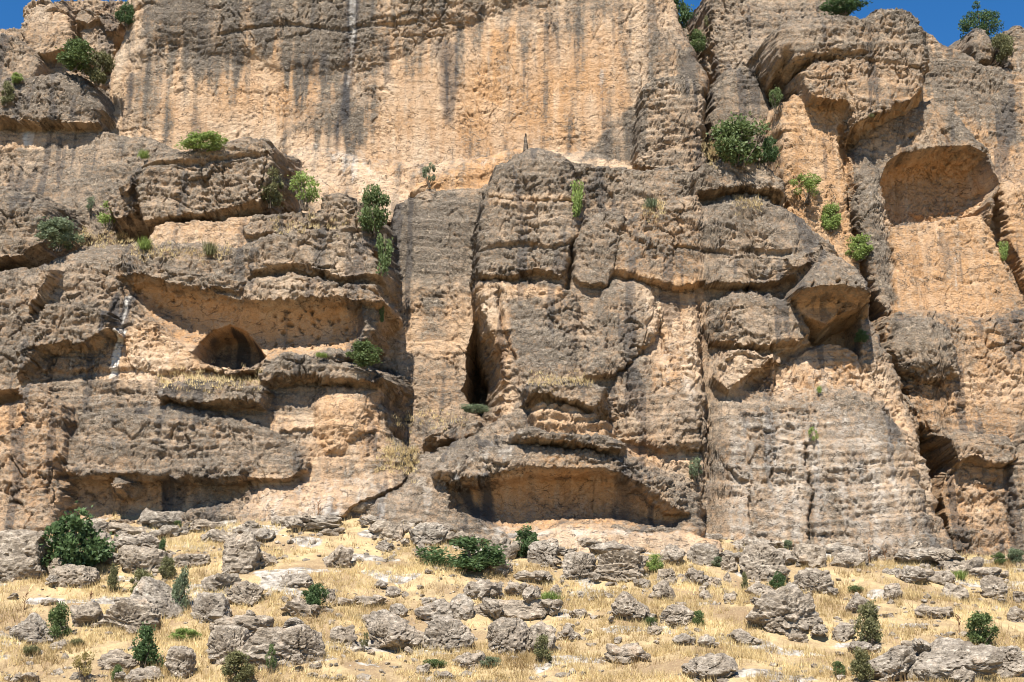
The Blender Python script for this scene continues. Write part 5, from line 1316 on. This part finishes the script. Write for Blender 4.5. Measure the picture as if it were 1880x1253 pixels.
SLOPE_PLANTS = [
 (132, 1004, 116, 108, 'round', 'dark', 'biggest dark green fig bush against the left cliff foot'),
 (850, 1020, 140, 62, 'low', 'dark', 'low wide dark green fig bush near the middle'),
 (968, 998, 52, 50, 'round', 'dark', 'small dark green fig bush under the low overhang'),
 (297, 1010, 18, 32, 'upright', 'dark', 'small dark conical shrub on the layered outcrop'),
 (330, 1088, 42, 72, 'upright', 'greygreen', 'tall grey green bush beside the triangular boulder'),
 (255, 1070, 46, 46, 'round', 'olive', 'rounded olive shrub under the layered outcrop'),
 (305, 1046, 32, 36, 'round', 'olive', 'small yellowish shrub above the triangular boulder'),
 (205, 1066, 26, 46, 'upright', 'olive', 'thin upright olive shrub left of the triangular boulder'),
 (105, 1146, 52, 58, 'upright', 'mid', 'round green shrub in the grass at left'),
 (140, 1181, 28, 15, 'low', 'olive', 'flat little shrub below the round green shrub at left'),
 (266, 1196, 62, 74, 'upright', 'dark', 'dark bushy shrub at the bottom left'),
 (340, 1166, 46, 22, 'low', 'light', 'patch of bright green growth by the rough block'),
 (435, 1230, 66, 52, 'round', 'olive', 'wide olive shrub at the bottom edge under the largest block'),
 (152, 1230, 40, 54, 'sparse', 'straw', 'dry yellowish shrub at the bottom left edge'),
 (215, 1240, 26, 30, 'upright', 'mid', 'small green shrub at the bottom edge left of the upright pale block'),
 (577, 1099, 46, 46, 'round', 'dark', 'small dark bush between the slabs left of centre'),
 (497, 1214, 26, 48, 'sparse', 'mid', 'thin green shrub against the largest block'),
 (1008, 1098, 42, 24, 'tuft', 'light', 'bright green grassy tuft beside the broad plate'),
 (995, 1196, 42, 46, 'upright', 'olive', 'olive shrub in front of the brown boulder'),
 (1203, 1038, 32, 30, 'round', 'light', 'light green shrub right of the large flat faced block'),
 (1283, 1138, 28, 26, 'round', 'mid', 'small green shrub at the right end of the split pair'),
 (1195, 1142, 30, 16, 'tuft', 'mid', 'green tuft under the split boulder pair'),
 (1430, 1069, 28, 30, 'round', 'dark', 'dark bush behind the great pitted boulder'),
 (1598, 1150, 58, 70, 'upright', 'olive', 'conical olive shrub at the lower right'),
 (1803, 1160, 64, 54, 'round', 'mid', 'round dark green bush at the lower right'),
 (1582, 1226, 52, 56, 'upright', 'olive', 'olive shrub at the left end of the bottom right outcrop'),
 (1540, 1231, 26, 26, 'round', 'mid', 'small green shrub in the stones at the bottom right'),
 (1835, 1028, 26, 20, 'round', 'mid', 'green shrub at the cliff foot far right'),
 (1866, 1024, 32, 28, 'round', 'greygreen', 'grey green shrub at the right edge of the cliff foot'),
 (1762, 1056, 30, 18, 'tuft', 'light', 'bright green sprig beside the dark flat capstone'),
 (1368, 1070, 18, 30, 'upright', 'olive', 'thin dull shrub left of the weathered stack'),
 (56, 1195, 34, 20, 'low', 'olive', 'low olive shrub in front of the whitish round boulder'),
 (325, 966, 18, 14, 'round', 'mid', 'tiny bush at the foot of the low left hollow'),
 (668, 1181, 20, 34, 'sparse', 'olive', 'thin olive plant at the left of the big knobbly boulder'),
 (1570, 1083, 26, 14, 'low', 'mid', 'flat green plant above the pale wedge rock'),
 (1446, 1002, 18, 16, 'round', 'greygreen', 'small grey green plant at the foot of the slab wall'),
 (884, 976, 24, 16, 'round', 'greygreen', 'small grey green plant left of the small fig bush'),
 (1320, 1032, 26, 18, 'low', 'greygreen', 'grey green plant on the pale broken block'),
 (796, 1219, 40, 16, 'low', 'mid', 'low green weeds at the bottom left of centre'),
 (900, 1218, 34, 18, 'low', 'greygreen', 'low green weeds under the smooth pale boulder'),
]
for (px, py, w, h_, fm, hue, lab) in SLOPE_PLANTS:
    plant(px, py, w, h_, fm, hue, lab, ground=True, group=GS)

# dead brown stalks
def stalk(px, py, h, label, k):
    g = on_ground(px, py + h / 2); H = h / PXM(g)
    r = np.random.RandomState(600 + k)
    root = bpy.data.objects.new('dead_stalk', None); col.objects.link(root); root.location = g
    segs = [([(0, 0, -0.05), (r.normal(0, .04), 0, H * .5), (r.normal(0, .06), 0, H)], 0.024, 0.012)]
    link('stem', tubes(segs, M_DRY, 'stem'), root)
    tw = []
    for i in range(9):
        z0 = H * r.uniform(0.35, 0.95); a = r.uniform(0, 6.28); l = 0.22 * H * r.uniform(0.5, 1.1)
        tw.append(([(0, 0, z0), (math.cos(a) * l * .6, math.sin(a) * l * .6, z0 + l * .5), (math.cos(a) * l, math.sin(a) * l, z0 + l)], 0.013, 0.02))
    link('twig', tubes(tw, M_DRY, 'twig'), root)
    tag(root, label, 'dead plant', 'dead brown stalks in the grass')
STALKS = [
 (584, 938, 32, 'lone dead stalk at the left buttress foot'), (683, 922, 34, 'leftmost of the brown dead stalks below the gully'),
 (704, 932, 36, 'thick dead stalk in the middle of the gully stalks'), (737, 938, 30, 'rightmost of the dead stalks below the gully'),
 (1597, 1022, 30, 'brown dead stalk under the grey foot'), (1626, 1020, 26, 'shorter dead stalk right under the grey foot'),
 (1775, 1024, 30, 'dead stalk at the foot of the cleft'), (1762, 1150, 34, 'dry red stalk left of the round dark green bush'),
 (45, 1108, 30, 'dry branching stalk in the grass at the left edge'), (165, 1098, 24, 'thin dry stalk in the grass left of the triangular boulder'),
]
for k, (px, py, h_, lab) in enumerate(STALKS):
    stalk(px, py, h_, lab, k)
# straw tufts on the cliff ledges
rs = np.random.RandomState(33)
tx, ty, tz = [], [], []
for (a, b, c, n_) in [(290, 480, 698, 160), (240, 420, 462, 110), (100, 240, 440, 110), (704, 768, 830, 90), (690, 770, 856, 70), (970, 1090, 702, 70), (1180, 1220, 384, 50), (1290, 1330, 275, 90), (1300, 1430, 290, 60), (500, 640, 412, 60), (720, 860, 770, 60), (1350, 1400, 375, 40)]:
    for i in range(n_):
        px = rs.uniform(a, b); py = c + rs.normal(0, 9)
        yv = cliff_y(px, py, 5)
        if yv is None: continue
        p = at(px, py, yv - 0.02); tx.append(p[0]); ty.append(p[1]); tz.append(p[2])
tag(link('ledge_grass', grass_mesh(np.array(tx), np.array(ty), np.array(tz), rs, 0.12, 0.4, 9, 0.10, 0.014)), 'tufts of straw grass growing along the cliff ledges', 'grass', kind='stuff')
print('script', time.time() - T0, sum(len(m.polygons) for m in bpy.data.meshes))
